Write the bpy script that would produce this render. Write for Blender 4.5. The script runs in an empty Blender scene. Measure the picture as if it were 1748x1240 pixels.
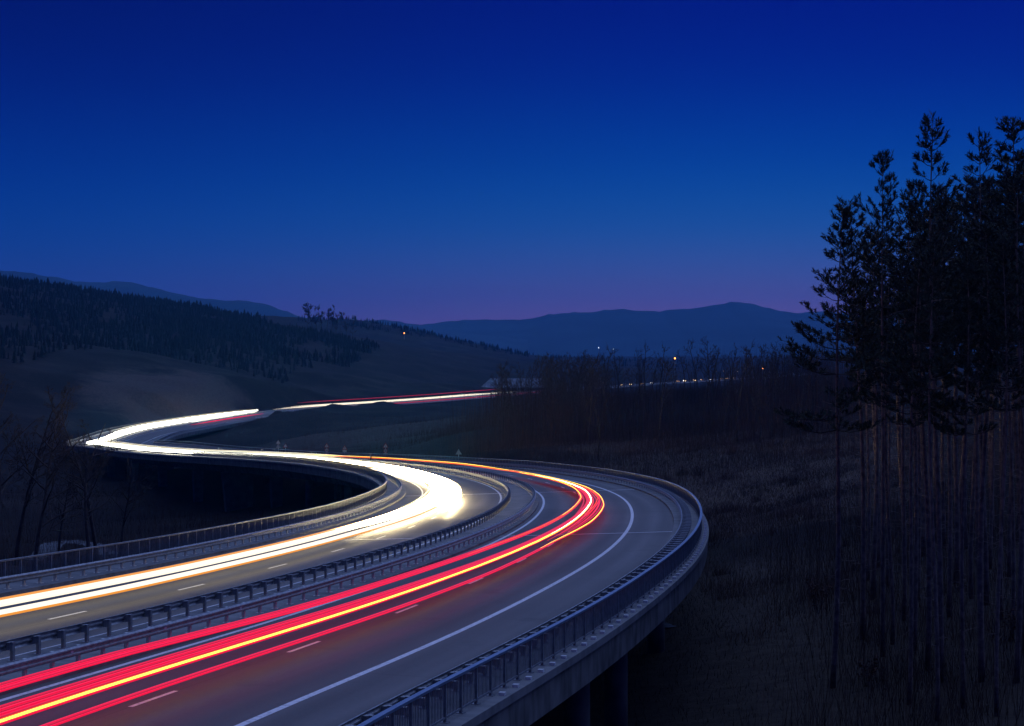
import bpy, math, random
import numpy as np

# ------------------------------------------------------------------ camera, sky, sun, exposure
scene = bpy.context.scene
COL = scene.collection
CAMZ = 15.0
cam_data = bpy.data.cameras.new('camera')
cam = bpy.data.objects.new('camera', cam_data)
COL.objects.link(cam)
cam.location = (0, 0, CAMZ)
cam.rotation_euler = (math.radians(90), 0, 0)
cam_data.sensor_fit = 'HORIZONTAL'
cam_data.sensor_width = 36.0
cam_data.lens = 36.0 * 3000 / 1748
cam_data.shift_y = -30.0 / 1748
cam_data.clip_start = 0.5
cam_data.clip_end = 30000
scene.camera = cam

world = bpy.data.worlds.new('World')
scene.world = world
world.use_nodes = True
wn, wl = world.node_tree.nodes, world.node_tree.links
wn.clear()
def srgb(r, g, b):
    f = lambda c: (c / 255 / 12.92) if c / 255 <= .04045 else ((c / 255 + .055) / 1.055) ** 2.4
    return (f(r), f(g), f(b), 1)
tc = wn.new('ShaderNodeTexCoord')
sep = wn.new('ShaderNodeSeparateXYZ'); wl.new(tc.outputs['Generated'], sep.inputs[0])
mr = wn.new('ShaderNodeMapRange'); mr.inputs['From Min'].default_value = 0.0; mr.inputs['From Max'].default_value = 0.25
wl.new(sep.outputs['Z'], mr.inputs['Value'])
def ramp(stops):
    n = wn.new('ShaderNodeValToRGB'); e = n.color_ramp.elements
    n.color_ramp.interpolation = 'B_SPLINE'
    while len(e) < len(stops): e.new(0.5)
    for el, (p, c) in zip(e, stops): el.position = p; el.color = c
    wl.new(mr.outputs[0], n.inputs[0]); return n
# elevation (sine / 0.25): 11 degrees = 0.77 is the top of the frame; both ramps go on evenly to the zenith
rl = ramp([(0.0, srgb(72, 70, 146)), (.10, srgb(44, 66, 146)), (.22, srgb(12, 66, 150)), (.38, srgb(0, 48, 142)), (.58, srgb(0, 22, 118)), (.80, srgb(0, 8, 98)), (1.0, srgb(0, 5, 82))])
rr = ramp([(0.0, srgb(134, 90, 150)), (.07, srgb(112, 92, 154)), (.16, srgb(66, 90, 160)), (.27, srgb(20, 86, 164)), (.42, srgb(0, 62, 156)), (.60, srgb(0, 30, 138)), (.80, srgb(0, 8, 122)), (1.0, srgb(0, 5, 98))])
mx = wn.new('ShaderNodeMix'); mx.data_type = 'RGBA'
mx2 = wn.new('ShaderNodeMapRange'); mx2.interpolation_type = 'SMOOTHSTEP'
mx2.inputs['From Min'].default_value = -0.30; mx2.inputs['From Max'].default_value = 0.16
wl.new(sep.outputs['X'], mx2.inputs['Value']); wl.new(mx2.outputs[0], mx.inputs['Factor'])
wl.new(rl.outputs[0], mx.inputs['A']); wl.new(rr.outputs[0], mx.inputs['B'])
bg = wn.new('ShaderNodeBackground'); bg.inputs['Strength'].default_value = 1.0
wl.new(mx.outputs['Result'], bg.inputs['Color'])
wo = wn.new('ShaderNodeOutputWorld'); wl.new(bg.outputs[0], wo.inputs['Surface'])

sun_data = bpy.data.lights.new('sun', 'SUN')          # the last light of the dusk sky
sun = bpy.data.objects.new('sun', sun_data); COL.objects.link(sun)
sun_data.energy = 1.7
sun_data.angle = math.radians(100)
sun_data.color = (0.34, 0.50, 1.0)
sun.rotation_euler = (math.radians(-22), math.radians(10), 0)

vs = scene.view_settings
vs.view_transform = 'Standard'; vs.look = 'None'; vs.exposure = 0.0; vs.gamma = 1.0; vs.use_curve_mapping = False
cy = scene.cycles
cy.use_denoising = True
cy.max_bounces = 4; cy.diffuse_bounces = 2; cy.glossy_bounces = 2; cy.volume_bounces = 0; cy.transparent_max_bounces = 4
cy.sample_clamp_indirect = 2.0
cy.use_light_tree = True
cy.caustics_reflective = False; cy.caustics_refractive = False
scene.render.film_transparent = False

# ------------------------------------------------------------------ helpers
random.seed(7); rng = np.random.default_rng(7)
def tag(o, label=None, cat=None, group=None, kind=None):
    if label: o['label'] = label
    if cat: o['category'] = cat
    if group: o['group'] = group
    if kind: o['kind'] = kind
    return o
def link(o, parent=None):
    COL.objects.link(o)
    if parent is not None: o.parent = parent
    return o
def empty(name, loc=(0, 0, 0), rz=0.0):
    o = bpy.data.objects.new(name, None); o.empty_display_size = .3
    o.location = loc; o.rotation_euler = (0, 0, rz)
    return link(o)
def mesh(name, v, f, mat, smooth=False, uv=None):
    m = bpy.data.meshes.new(name)
    m.from_pydata(np.asarray(v, dtype=float).tolist(), [], f.tolist() if isinstance(f, np.ndarray) else f)
    if uv is not None:
        ul = m.uv_layers.new(name='UVMap')
        li = np.empty(len(m.loops), dtype=np.int32); m.loops.foreach_get('vertex_index', li)
        ul.data.foreach_set('uv', np.asarray(uv, dtype=np.float32)[li].ravel())
    if mat: m.materials.append(mat)
    if smooth: m.polygons.foreach_set('use_smooth', np.ones(len(m.polygons), dtype=bool))
    m.update(); return m
def obj(name, me, parent=None, loc=(0, 0, 0), rz=0.0):
    o = bpy.data.objects.new(name, me); o.location = loc; o.rotation_euler = (0, 0, rz)
    return link(o, parent)
class MB:
    def __init__(self): self.v = []; self.f = []; self.n = 0
    def add(self, v, f):
        b = self.n; self.v.extend(v); self.f.extend([tuple(i + b for i in q) for q in f]); self.n += len(v)
    def box(self, x0, x1, y0, y1, z0, z1):
        self.add([(x0, y0, z0), (x1, y0, z0), (x1, y1, z0), (x0, y1, z0), (x0, y0, z1), (x1, y0, z1), (x1, y1, z1), (x0, y1, z1)],
                 [(0, 3, 2, 1), (4, 5, 6, 7), (0, 1, 5, 4), (1, 2, 6, 5), (2, 3, 7, 6), (3, 0, 4, 7)])
    def tube(self, pts, rad, k=5, cap=True):
        pts = [np.array(p, float) for p in pts]; n = len(pts); V = []
        for i, p in enumerate(pts):
            t = pts[min(i + 1, n - 1)] - pts[max(i - 1, 0)]; t /= (np.linalg.norm(t) + 1e-9)
            a = np.array((0, 0, 1.0)) if abs(t[2]) < .9 else np.array((1.0, 0, 0))
            u = np.cross(t, a); u /= np.linalg.norm(u); w = np.cross(t, u)
            for j in range(k):
                an = 2 * math.pi * j / k
                V.append(tuple(p + rad[i] * (math.cos(an) * u + math.sin(an) * w)))
        F = [(i * k + j, i * k + (j + 1) % k, (i + 1) * k + (j + 1) % k, (i + 1) * k + j) for i in range(n - 1) for j in range(k)]
        if cap: F += [tuple(range(k - 1, -1, -1)), tuple((n - 1) * k + j for j in range(k))]
        self.add(V, F)
    def mesh(self, name, mat, smooth=False): return mesh(name, self.v, self.f, mat, smooth)

# ------------------------------------------------------------------ materials
def newmat(name):
    m = bpy.data.materials.new(name); m.use_nodes = True
    nt = m.node_tree; b = nt.nodes['Principled BSDF']
    return m, nt, b
def noisy(name, c0, c1, scale=3.0, rough=.8, metal=0.0, detail=6, bump=0.0, bscale=20, spec=.3, coords='Object', lo=.35, hi=.65):
    m, nt, b = newmat(name); N, L = nt.nodes, nt.links
    t = N.new('ShaderNodeTexCoord'); n = N.new('ShaderNodeTexNoise')
    n.inputs['Scale'].default_value = scale; n.inputs['Detail'].default_value = detail
    L.new(t.outputs[coords], n.inputs['Vector'])
    r = N.new('ShaderNodeValToRGB'); e = r.color_ramp.elements
    e[0].position = lo; e[0].color = (*c0, 1); e[1].position = hi; e[1].color = (*c1, 1)
    L.new(n.outputs['Fac'], r.inputs[0]); L.new(r.outputs[0], b.inputs['Base Color'])
    b.inputs['Roughness'].default_value = rough; b.inputs['Metallic'].default_value = metal
    b.inputs['Specular IOR Level'].default_value = spec
    if bump:
        n2 = N.new('ShaderNodeTexNoise'); n2.inputs['Scale'].default_value = bscale; n2.inputs['Detail'].default_value = 4
        L.new(t.outputs[coords], n2.inputs['Vector'])
        bp = N.new('ShaderNodeBump'); bp.inputs['Strength'].default_value = bump; bp.inputs['Distance'].default_value = .05
        L.new(n2.outputs['Fac'], bp.inputs['Height']); L.new(bp.outputs[0], b.inputs['Normal'])
    return m
def emit(name, col, strength):
    m, nt, b = newmat(name)
    b.inputs['Base Color'].default_value = (.02, .02, .02, 1)
    b.inputs['Emission Color'].default_value = (*col, 1); b.inputs['Emission Strength'].default_value = strength
    return m
def asphalt():
    m, nt, b = newmat('asphalt'); N, L = nt.nodes, nt.links
    t = N.new('ShaderNodeTexCoord'); uv = N.new('ShaderNodeUVMap')
    fine = N.new('ShaderNodeTexNoise'); fine.inputs['Scale'].default_value = 9; fine.inputs['Detail'].default_value = 8; fine.inputs['Roughness'].default_value = .75
    L.new(t.outputs['Object'], fine.inputs['Vector'])
    mp = N.new('ShaderNodeMapping'); mp.inputs['Scale'].default_value = (.03, 1.1, 1)
    L.new(uv.outputs[0], mp.inputs['Vector'])
    st = N.new('ShaderNodeTexNoise'); st.inputs['Scale'].default_value = 1.0; st.inputs['Detail'].default_value = 5
    L.new(mp.outputs[0], st.inputs['Vector'])
    big = N.new('ShaderNodeTexNoise'); big.inputs['Scale'].default_value = .06; L.new(t.outputs['Object'], big.inputs['Vector'])
    a1 = N.new('ShaderNodeMath'); a1.operation = 'ADD'; L.new(fine.outputs['Fac'], a1.inputs[0]); L.new(st.outputs['Fac'], a1.inputs[1])
    a2 = N.new('ShaderNodeMath'); a2.operation = 'ADD'; L.new(a1.outputs[0], a2.inputs[0]); L.new(big.outputs['Fac'], a2.inputs[1])
    mrn = N.new('ShaderNodeMapRange'); mrn.inputs['From Min'].default_value = 1.05; mrn.inputs['From Max'].default_value = 1.95
    L.new(a2.outputs[0], mrn.inputs['Value'])
    r = N.new('ShaderNodeValToRGB'); e = r.color_ramp.elements
    e[0].color = (.060, .056, .052, 1); e[1].color = (.150, .140, .130, 1)
    L.new(mrn.outputs[0], r.inputs[0])
    sx = N.new('ShaderNodeSeparateXYZ'); L.new(uv.outputs[0], sx.inputs[0])
    def mth(op, a, v=None):
        n = N.new('ShaderNodeMath'); n.operation = op; L.new(a, n.inputs[0])
        if v is not None: n.inputs[1].default_value = v
        return n.outputs[0]
    ab = mth('ABSOLUTE', sx.outputs['Y']); ph = mth('MULTIPLY', mth('SUBTRACT', ab, 2.9), 2 * math.pi / 1.87)
    trk = mth('MULTIPLY', mth('COSINE', ph), .5); trk = mth('MULTIPLY', mth('ADD', trk, .5), .34)            # polished wheel paths
    bk = N.new('ShaderNodeTexBrick'); bk.offset = .37; bk.inputs['Scale'].default_value = 1.0; bk.inputs['Brick Width'].default_value = 31.0; bk.inputs['Row Height'].default_value = 3.75
    bk.inputs['Mortar Size'].default_value = .025; bk.inputs['Mortar'].default_value = (.55, .55, .55, 1); bk.inputs['Color1'].default_value = (.76, .76, .76, 1); bk.inputs['Color2'].default_value = (1.2, 1.2, 1.2, 1)
    mpb = N.new('ShaderNodeMapping'); mpb.inputs['Location'].default_value = (3.0, -1.95, 0); L.new(uv.outputs[0], mpb.inputs['Vector']); L.new(mpb.outputs[0], bk.inputs['Vector'])
    inv = N.new('ShaderNodeMath'); inv.operation = 'SUBTRACT'; inv.inputs[0].default_value = 1.06; L.new(trk, inv.inputs[1])
    spot = N.new('ShaderNodeTexNoise'); spot.inputs['Scale'].default_value = .45; spot.inputs['Detail'].default_value = 3; L.new(t.outputs['Object'], spot.inputs['Vector'])
    so = N.new('ShaderNodeMapRange'); so.inputs['From Min'].default_value = .62; so.inputs['From Max'].default_value = .74; so.inputs['To Min'].default_value = 1.0; so.inputs['To Max'].default_value = .72; L.new(spot.outputs['Fac'], so.inputs['Value'])
    f1 = N.new('ShaderNodeMath'); f1.operation = 'MULTIPLY'; L.new(inv.outputs[0], f1.inputs[0]); L.new(so.outputs[0], f1.inputs[1])
    v1 = N.new('ShaderNodeMix'); v1.data_type = 'RGBA'; v1.blend_type = 'MULTIPLY'; v1.inputs['Factor'].default_value = 1; L.new(r.outputs[0], v1.inputs['A']); L.new(bk.outputs['Color'], v1.inputs['B'])
    v2 = N.new('ShaderNodeVectorMath'); v2.operation = 'SCALE'; L.new(v1.outputs['Result'], v2.inputs[0]); L.new(f1.outputs[0], v2.inputs['Scale'])
    L.new(v2.outputs[0], b.inputs['Base Color'])
    b.inputs['Roughness'].default_value = .62; b.inputs['Specular IOR Level'].default_value = .35
    bp = N.new('ShaderNodeBump'); bp.inputs['Strength'].default_value = .25; bp.inputs['Distance'].default_value = .02
    n3 = N.new('ShaderNodeTexNoise'); n3.inputs['Scale'].default_value = 40; L.new(t.outputs['Object'], n3.inputs['Vector'])
    L.new(n3.outputs['Fac'], bp.inputs['Height']); L.new(bp.outputs[0], b.inputs['Normal'])
    return m
def concrete(name, c0, c1):
    m, nt, b = newmat(name); N, L = nt.nodes, nt.links
    uv = N.new('ShaderNodeUVMap'); t = N.new('ShaderNodeTexCoord')
    mp = N.new('ShaderNodeMapping'); mp.inputs['Scale'].default_value = (1.6, .25, 1); L.new(uv.outputs[0], mp.inputs['Vector'])
    st = N.new('ShaderNodeTexNoise'); st.inputs['Scale'].default_value = 1; st.inputs['Detail'].default_value = 6; L.new(mp.outputs[0], st.inputs['Vector'])
    bl = N.new('ShaderNodeTexNoise'); bl.inputs['Scale'].default_value = .8; bl.inputs['Detail'].default_value = 7; L.new(t.outputs['Object'], bl.inputs['Vector'])
    a = N.new('ShaderNodeMath'); a.operation = 'ADD'; L.new(st.outputs['Fac'], a.inputs[0]); L.new(bl.outputs['Fac'], a.inputs[1])
    r = N.new('ShaderNodeValToRGB'); e = r.color_ramp.elements; e[0].position = .36; e[1].position = .64
    h = N.new('ShaderNodeMath'); h.operation = 'MULTIPLY'; h.inputs[1].default_value = .5; L.new(a.outputs[0], h.inputs[0]); L.new(h.outputs[0], r.inputs[0])
    e[0].color = (*c0, 1); e[1].color = (*c1, 1); L.new(r.outputs[0], b.inputs['Base Color'])
    b.inputs['Roughness'].default_value = .85; b.inputs['Specular IOR Level'].default_value = .25
    bp = N.new('ShaderNodeBump'); bp.inputs['Strength'].default_value = .3; bp.inputs['Distance'].default_value = .03
    L.new(a.outputs[0], bp.inputs['Height']); L.new(bp.outputs[0], b.inputs['Normal'])
    return m
M = {}
M['asphalt'] = asphalt()
M['concrete'] = concrete('concrete', (.045, .048, .050), (.20, .20, .19))
M['walk'] = concrete('walkway_concrete', (.13, .135, .135), (.25, .25, .245))
M['paint'] = noisy('road_paint', (.45, .45, .43), (.78, .78, .76), 6, .55, lo=.3, hi=.5)
M['steel'] = noisy('galvanised_steel', (.22, .23, .24), (.38, .39, .40), 5, .42, .6, spec=.5)
M['post'] = noisy('galvanised_post', (.52, .53, .48), (.70, .70, .64), 5, .6, .05, spec=.5)
M['railing'] = noisy('railing_paint', (.13, .15, .17), (.24, .26, .28), 4, .45, .3, spec=.5)
M['toprail'] = noisy('top_rail_sky_tint', (.14, .21, .32), (.21, .29, .41), 2, .35, .3, spec=.5)  # sky's blue reflection put into the base colour
M['joint'] = noisy('joint_painted_shine', (.70, .69, .66), (.85, .84, .80), 8, .4, .0, spec=.5)  # specular shine of the steel put into a near-white base colour
M['reflector'] = noisy('reflector_white', (.7, .7, .68), (.85, .85, .82), 5, .3, spec=.6)
M['bark'] = noisy('pine_bark', (.11, .085, .072), (.29, .215, .175), 3.0, .95, bump=.6, bscale=12)
M['branch'] = noisy('pine_branch', (.030, .022, .018), (.070, .050, .040), 3.0, .95)
M['greybark'] = noisy('grey_bark', (.045, .035, .032), (.095, .074, .066), 2.5, .95, bump=.5, bscale=10)
M['needles'] = noisy('pine_needles', (.008, .013, .008), (.020, .030, .015), 1.2, .7)
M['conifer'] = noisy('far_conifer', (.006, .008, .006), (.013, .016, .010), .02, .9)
M['twig'] = noisy('brush_twigs', (.044, .024, .019), (.12, .066, .050), .08, .95)
M['drygrass'] = noisy('dry_grass', (.022, .014, .011), (.075, .054, .040), .10, .95)
M['leaf'] = noisy('dead_leaves', (.060, .022, .014), (.13, .050, .026), 1.0, .8)

# ------------------------------------------------------------------ road alignment (arc length s, offset d to the right, height h)
KN = [.05, .114, .300, .240, .230, .275, .400, .367, .259, .164, .127, .125, .116, .088, .048, .003, -.033, -.051, -.038, -.01, -.044, -.204, -.395, -.351, -.17, -.154, -.278, -.302, -.218, -.114, -.071, -.094, -.149, -.204, -.239, -.234, -.186, -.106, -.021, .048, .089, .098, .078, .038, -.016, -.03, -.03, -.02]
KN[0:5] = [-.438, .114, .321, .219, .213]; KN[5:7] = [.27, .419]
ZN = [5.49, 4.49, 3.64, 2.63, 1.61, .76, -.16, -1.0, -1.81, -2.72, -3.77, -4.81, -5.91, -7.04, -8.14, -9.18, -10.08, -10.95, -11.77, -12.47, -13.23, -14.3, -15.46, -16.51, -17.23, -17.43, -17.28, -17.19, -17.05, -16.92, -16.69, -16.45, -16.25, -16.09, -15.93, -15.81, -15.74, -15.67, -15.6, -15.49, -15.37, -15.23, -15.08, -14.94, -14.79, -14.65, -14.52, -14.39]
EN = [-1.36, -1.35, .01, .06, .39, .4, .11, -.45, -1.54, -1.78, -2.52, -2.58, -2.84, -3.1, -3.08, -2.43, -1.86, -1.3, -.87, -.86, -1.0, -.62, -.3, .01, .49, .18, -.96, -2.14, -3.22, -2.74, -2.47, -2.12, -1.51, -1.09, -.8, -.61, -.42, -.27, -.17, -.12, -.09, -.08, -.07, -.06, -.06, -.07, -.07, -.09]
LF = 1110.58
ks = np.linspace(0, LF, 48)
S_MIN, S_MAX = -32.0, 2300.0
ks2 = np.r_[S_MIN, -1.0, ks, 1200, 1450, 1700, 1850, 1960, 2080, 2200, S_MAX]
K2 = np.r_[.1, .1, KN, .0, -.02, .05, .25, .75, .95, .6, .0]
Z2 = np.r_[6.6, 5.55, ZN, -14.2, -14, -14, -14, -14, -14, -14, -14]
E2 = np.r_[-1.36, -1.36, EN, 0, 0, 0, 0, 0, 0, 0, 0]
def hermite_smooth(y, w=9):
    k = np.hanning(w + 2)[1:-1]; k /= k.sum()
    return np.convolve(np.pad(y, w // 2, mode='edge'), k, mode='valid')
sT = np.arange(S_MIN, S_MAX + .01, 1.0); i0 = int(round(-S_MIN))
kT = np.interp(sT, ks2, K2) * 1e-2
zT = hermite_smooth(np.interp(sT, ks2, Z2), 31); eT = hermite_smooth(np.interp(sT, ks2, E2), 31) * .01
hT = np.r_[0, np.cumsum((kT[1:] + kT[:-1]) / 2)]; hT += 1.3597 - hT[i0]
hm = (hT[1:] + hT[:-1]) / 2
xT = np.r_[0, np.cumsum(np.cos(hm))]; xT += -17.8325 - xT[i0]
yT = np.r_[0, np.cumsum(np.sin(hm))]; yT += 41.7585 - yT[i0]
def RP(s, d, h):
    s = np.asarray(s, float)
    hd = np.interp(s, sT, hT); e = np.interp(s, sT, eT)
    x = np.interp(s, sT, xT) + np.sin(hd) * d; y = np.interp(s, sT, yT) - np.cos(hd) * d
    return np.stack(np.broadcast_arrays(x, y, np.interp(s, sT, zT) + e * d + h), -1)
def head(s): return float(np.interp(s, sT, hT))
def px_of(P): return 874 + 3000 * P[..., 0] / P[..., 1], 590 - 3000 * (P[..., 2] - CAMZ) / P[..., 1]
def s_at_px(px, d, h, s0, s1):
    s = np.linspace(s0, s1, 800); a, b = px_of(RP(s, d, h)); return float(s[np.abs(a - px).argmin()])
def slist(s0, s1):
    out = [s0]
    while out[-1] < s1 - .01:
        c = out[-1]; out.append(min(s1, c + (1.5 if c < 300 else 4.0 if c < 1150 else 10.0)))
    return np.array(out)
def sweep(name, prof, s0, s1, mat, closed=True, parent=None, smooth=False, caps=True, S=None):
    """prof: list of (d, h); d and h may be callables of s"""
    S = slist(s0, s1) if S is None else S; n, k = len(S), len(prof); V = np.empty((n, k, 3)); UV = np.empty((n, k, 2)); acc = 0; pd = None
    for j, (d, h) in enumerate(prof):
        dd = d(S) if callable(d) else np.full(n, d); hh = h(S) if callable(h) else np.full(n, h)
        V[:, j] = RP(S, dd, hh); UV[:, j, 0] = S; UV[:, j, 1] = dd + hh * 1.7
    kk = k if closed else k - 1
    F = [(i * k + j, (i + 1) * k + j, (i + 1) * k + (j + 1) % k, i * k + (j + 1) % k) for i in range(n - 1) for j in range(kk)]
    if closed and caps: F += [tuple(range(k)), tuple((n - 1) * k + j for j in range(k - 1, -1, -1))]
    return obj(name, mesh(name, V.reshape(-1, 3), F, mat, smooth, UV.reshape(-1, 2)), parent)

# offsets measured across the carriageways
D_PL, D_RL, D_KL, D_LWO, D_DW, D_LWI, D_RMW = -13.58, -12.13, -11.55, -9.85, -5.92, -2.05, -1.26
D_RMR, D_LRI, D_DR, D_LRO, D_KR, D_RR, D_PR = 1.11, 1.97, 5.70, 9.57, 12.75, 13.47, 14.70
VEND = 735.0

# ------------------------------------------------------------------ terrain
CP = np.array([
 # near bank below the camera
 (0, 0, 12), (20, 5, 11), (-25, 0, 8), (0, 22, 4.5), (15, 40, 1.0), (-30, 30, 0), (30, 45, 2.5), (50, 30, 6),
 # right of the viaduct
 (5, 70, -3), (14, 85, -3.6), (10, 105, -4.5), (15, 122, -4.6), (18, 150, -5.5), (20, 185, -6.5), (25, 70, -.5), (35, 85, .6), (45, 105, 2.0), (60, 135, 4),
 (21, 112, -2.3), (30, 130, -1.8), (34, 170, -3.2), (60, 200, 3), (26, 225, -6), (20, 260, -5.2), (48, 270, -1.0), (5, 285, -4), (35, 320, -1.5), (70, 330, 3),
 (-8, 305, -4.2), (12, 360, -1.0), (60, 400, 2.5), (25, 430, 1.0), (-5, 370, -3.5), (90, 460, 3), (45, 520, 0), (10, 520, -5), (120, 560, 4), (70, 700, -9), (20, 700, -13),
 (160, 300, 16), (140, 150, 14), (220, 600, 12),
 # valley inside the first bend
 (-35, 90, -6), (-60, 120, -8), (-28, 140, -9), (-20, 190, -11), (-55, 190, -9.0), (-75, 230, -12), (-40, 240, -14), (-90, 300, -18), (-50, 300, -15), (-120, 220, -9), (-160, 320, -8),
 (-75, 380, -19), (-130, 400, -18), (-45, 345, -15.5), (-60, 375, -17), (-100, 470, -20), (-160, 500, -17), (-200, 420, -8),
 # between the two legs
 (-40, 400, -10), (-55, 450, -13), (-20, 430, -9), (-85, 540, -20), (-95, 600, -22), (-70, 560, -15), (-45, 620, -14), (-105, 660, -21), (-108, 735, -11.0), (-101, 752, -11.2), (-84, 765, -15.8), (-80, 720, -15), (-60, 780, -15), (-30, 700, -14), (-10, 850, -16), (-40, 880, -17),
 # far leg and the hills behind it
 (-150, 560, -18), (-175, 620, -12), (-165, 720, -10), (-150, 800, -4), (-140, 850, 1), (-200, 760, 4), (-230, 650, 2), (-260, 520, 4), (-125, 900, -4), (-90, 940, -12), (-60, 1000, -14), (0, 1120, -15), (60, 1250, -14.5), (100, 1400, -14.5), (180, 1700, -14.5), (250, 1950, -14.5), (210, 2100, -14),
 (-20, 1190, -16.5), (15, 1215, -16.5), (40, 1240, -16.5), (-300, 1000, 24), (-200, 1050, 14), (-120, 1150, 4), (-60, 1250, -2), (0, 1350, -8), (-350, 800, 24), (-400, 600, 25), (-450, 400, 22),
 (-437, 1500, 70), (-370, 1500, 60), (-307, 1500, 50), (-240, 1500, 40), (-177, 1500, 30), (-107, 1500, 15), (-12, 1500, 0), (-600, 1500, 88), (-437, 1900, 45), (-200, 1850, 22),
 (-320, 2200, 50), (-200, 2200, 46), (-98, 2200, 28), (-3, 2200, 4), (100, 2300, -10), (300, 2500, -8), (-200, 2700, 10), (0, 2900, -12), (300, 3200, -10), (600, 2000, 0), (500, 1200, 10), (400, 800, 18), (-800, 1000, 60), (-900, 2500, 50), (900, 3000, 0), (-700, 200, 20), (400, 200, 25), (0, -150, 20), (-300, -100, 15), (300, -100, 25),
], float)
def tps_fit(P, reg=1e-4):
    X = P[:, :2] / 500; n = len(X); r = np.linalg.norm(X[:, None] - X[None], axis=2)
    Kk = np.where(r > 0, r * r * np.log(r + 1e-12), 0) + reg * np.eye(n)
    A = np.zeros((n + 3, n + 3)); A[:n, :n] = Kk; A[:n, n] = 1; A[:n, n + 1:] = X; A[n, :n] = 1; A[n + 1:, :n] = X.T
    return np.linalg.solve(A, np.r_[P[:, 2], 0, 0, 0])
TW = tps_fit(CP)
def vnoise(x, y, seed):
    r = np.random.default_rng(seed); T = r.random((64, 64))
    xi, yi = np.floor(x).astype(int), np.floor(y).astype(int); fx, fy = x - xi, y - yi
    fx = fx * fx * (3 - 2 * fx); fy = fy * fy * (3 - 2 * fy)
    g = lambda a, b: T[a % 64, b % 64]
    return (g(xi, yi) * (1 - fx) + g(xi + 1, yi) * fx) * (1 - fy) + (g(xi, yi + 1) * (1 - fx) + g(xi + 1, yi + 1) * fx) * fy - .5
ROADS = np.arange(S_MIN + 1, 2290, 3.0); ROADP = RP(ROADS, 0, 0)[:, :2]; ROADZ = np.interp(ROADS, sT, zT)
def ground_z(x, y):
    x = np.atleast_1d(np.asarray(x, float)); y = np.atleast_1d(np.asarray(y, float)); out = np.empty_like(x)
    Xc = CP[:, :2] / 500
    for a in range(0, len(x), 4000):
        xx, yy = x[a:a + 4000], y[a:a + 4000]; q = np.stack([xx, yy], 1) / 500
        r = np.linalg.norm(q[:, None] - Xc[None], axis=2); ph = np.where(r > 0, r * r * np.log(r + 1e-12), 0)
        z = ph @ TW[:-3] + TW[-3] + q @ TW[-2:]
        rad = np.hypot(xx, yy - 1200); w = np.clip((rad - 1900) / 900, 0, 1); w = w * w * (3 - 2 * w)
        z = np.clip(z, -25, 110) * (1 - w) + (-12) * w
        amp = np.clip(np.hypot(xx, yy) / 300, .25, 3)
        z = z + amp * (vnoise(xx / 38, yy / 38, 1) * 1.6 + vnoise(xx / 13, yy / 13, 2) * .8 + vnoise(xx / 4.5, yy / 4.5, 3) * .3 / np.maximum(amp, .6))
        # keep the ground under the decks, and carry the road on a bank past the viaduct
        D = np.hypot(xx[:, None] - ROADP[None, :, 0], yy[:, None] - ROADP[None, :, 1]); j = D.argmin(1); dm = D[np.arange(len(xx)), j]; rs, rz = ROADS[j], ROADZ[j]
        via = rs < VEND
        cap = rz - np.where(via, 3.4, .5) + np.maximum(dm - 17, 0) * np.where(via, .55, .8)
        z = np.where(dm < 70, np.minimum(z, cap), z)
        low = rz - .55 - np.maximum(dm - 16, 0) * .55
        z = np.where((~via) & (dm < 60), np.maximum(z, low), z)
        out[a:a + 4000] = z
    return out
def axis(segs):
    out = [segs[0][0]]
    for a, b, st in segs:
        n = max(1, int(round((b - a) / st))); out += list(np.linspace(a, b, n + 1)[1:])
    return np.array(out)
gx = axis([(-5500, -1500, 500), (-1500, -600, 60), (-600, -200, 14), (-200, -110, 5), (-110, 90, 2.2), (90, 200, 6), (200, 700, 20), (700, 1500, 80), (1500, 5500, 500)])
gy = axis([(-300, 0, 25), (0, 60, 4), (60, 330, 2.2), (330, 560, 4), (560, 1100, 6), (1100, 2300, 14), (2300, 3400, 50), (3400, 8800, 400)])
GX, GY = np.meshgrid(gx, gy); gz = ground_z(GX.ravel(), GY.ravel())
nx, ny = len(gx), len(gy)
idx = np.arange(nx * ny).reshape(ny, nx)
gf = np.stack([idx[:-1, :-1], idx[:-1, 1:], idx[1:, 1:], idx[1:, :-1]], -1).reshape(-1, 4)
def hit(px, py):           # where the sight line through a pixel meets the ground
    Y = np.linspace(40, 1300, 2600); x = (px - 874) / 3000 * Y; z = CAMZ - (py - 590) / 3000 * Y; g = ground_z(x, Y); i = np.argmax(g >= z); return x[i], Y[i]
PATCHES = [((33, 262), (30, 80), (.105, .078, .060)), (hit(300, 672), (42, 75), (.088, .066, .054)), (hit(610, 735), (40, 110), (.060, .046, .038)), (hit(600, 590), (60, 160), (.060, .050, .040))]
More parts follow.
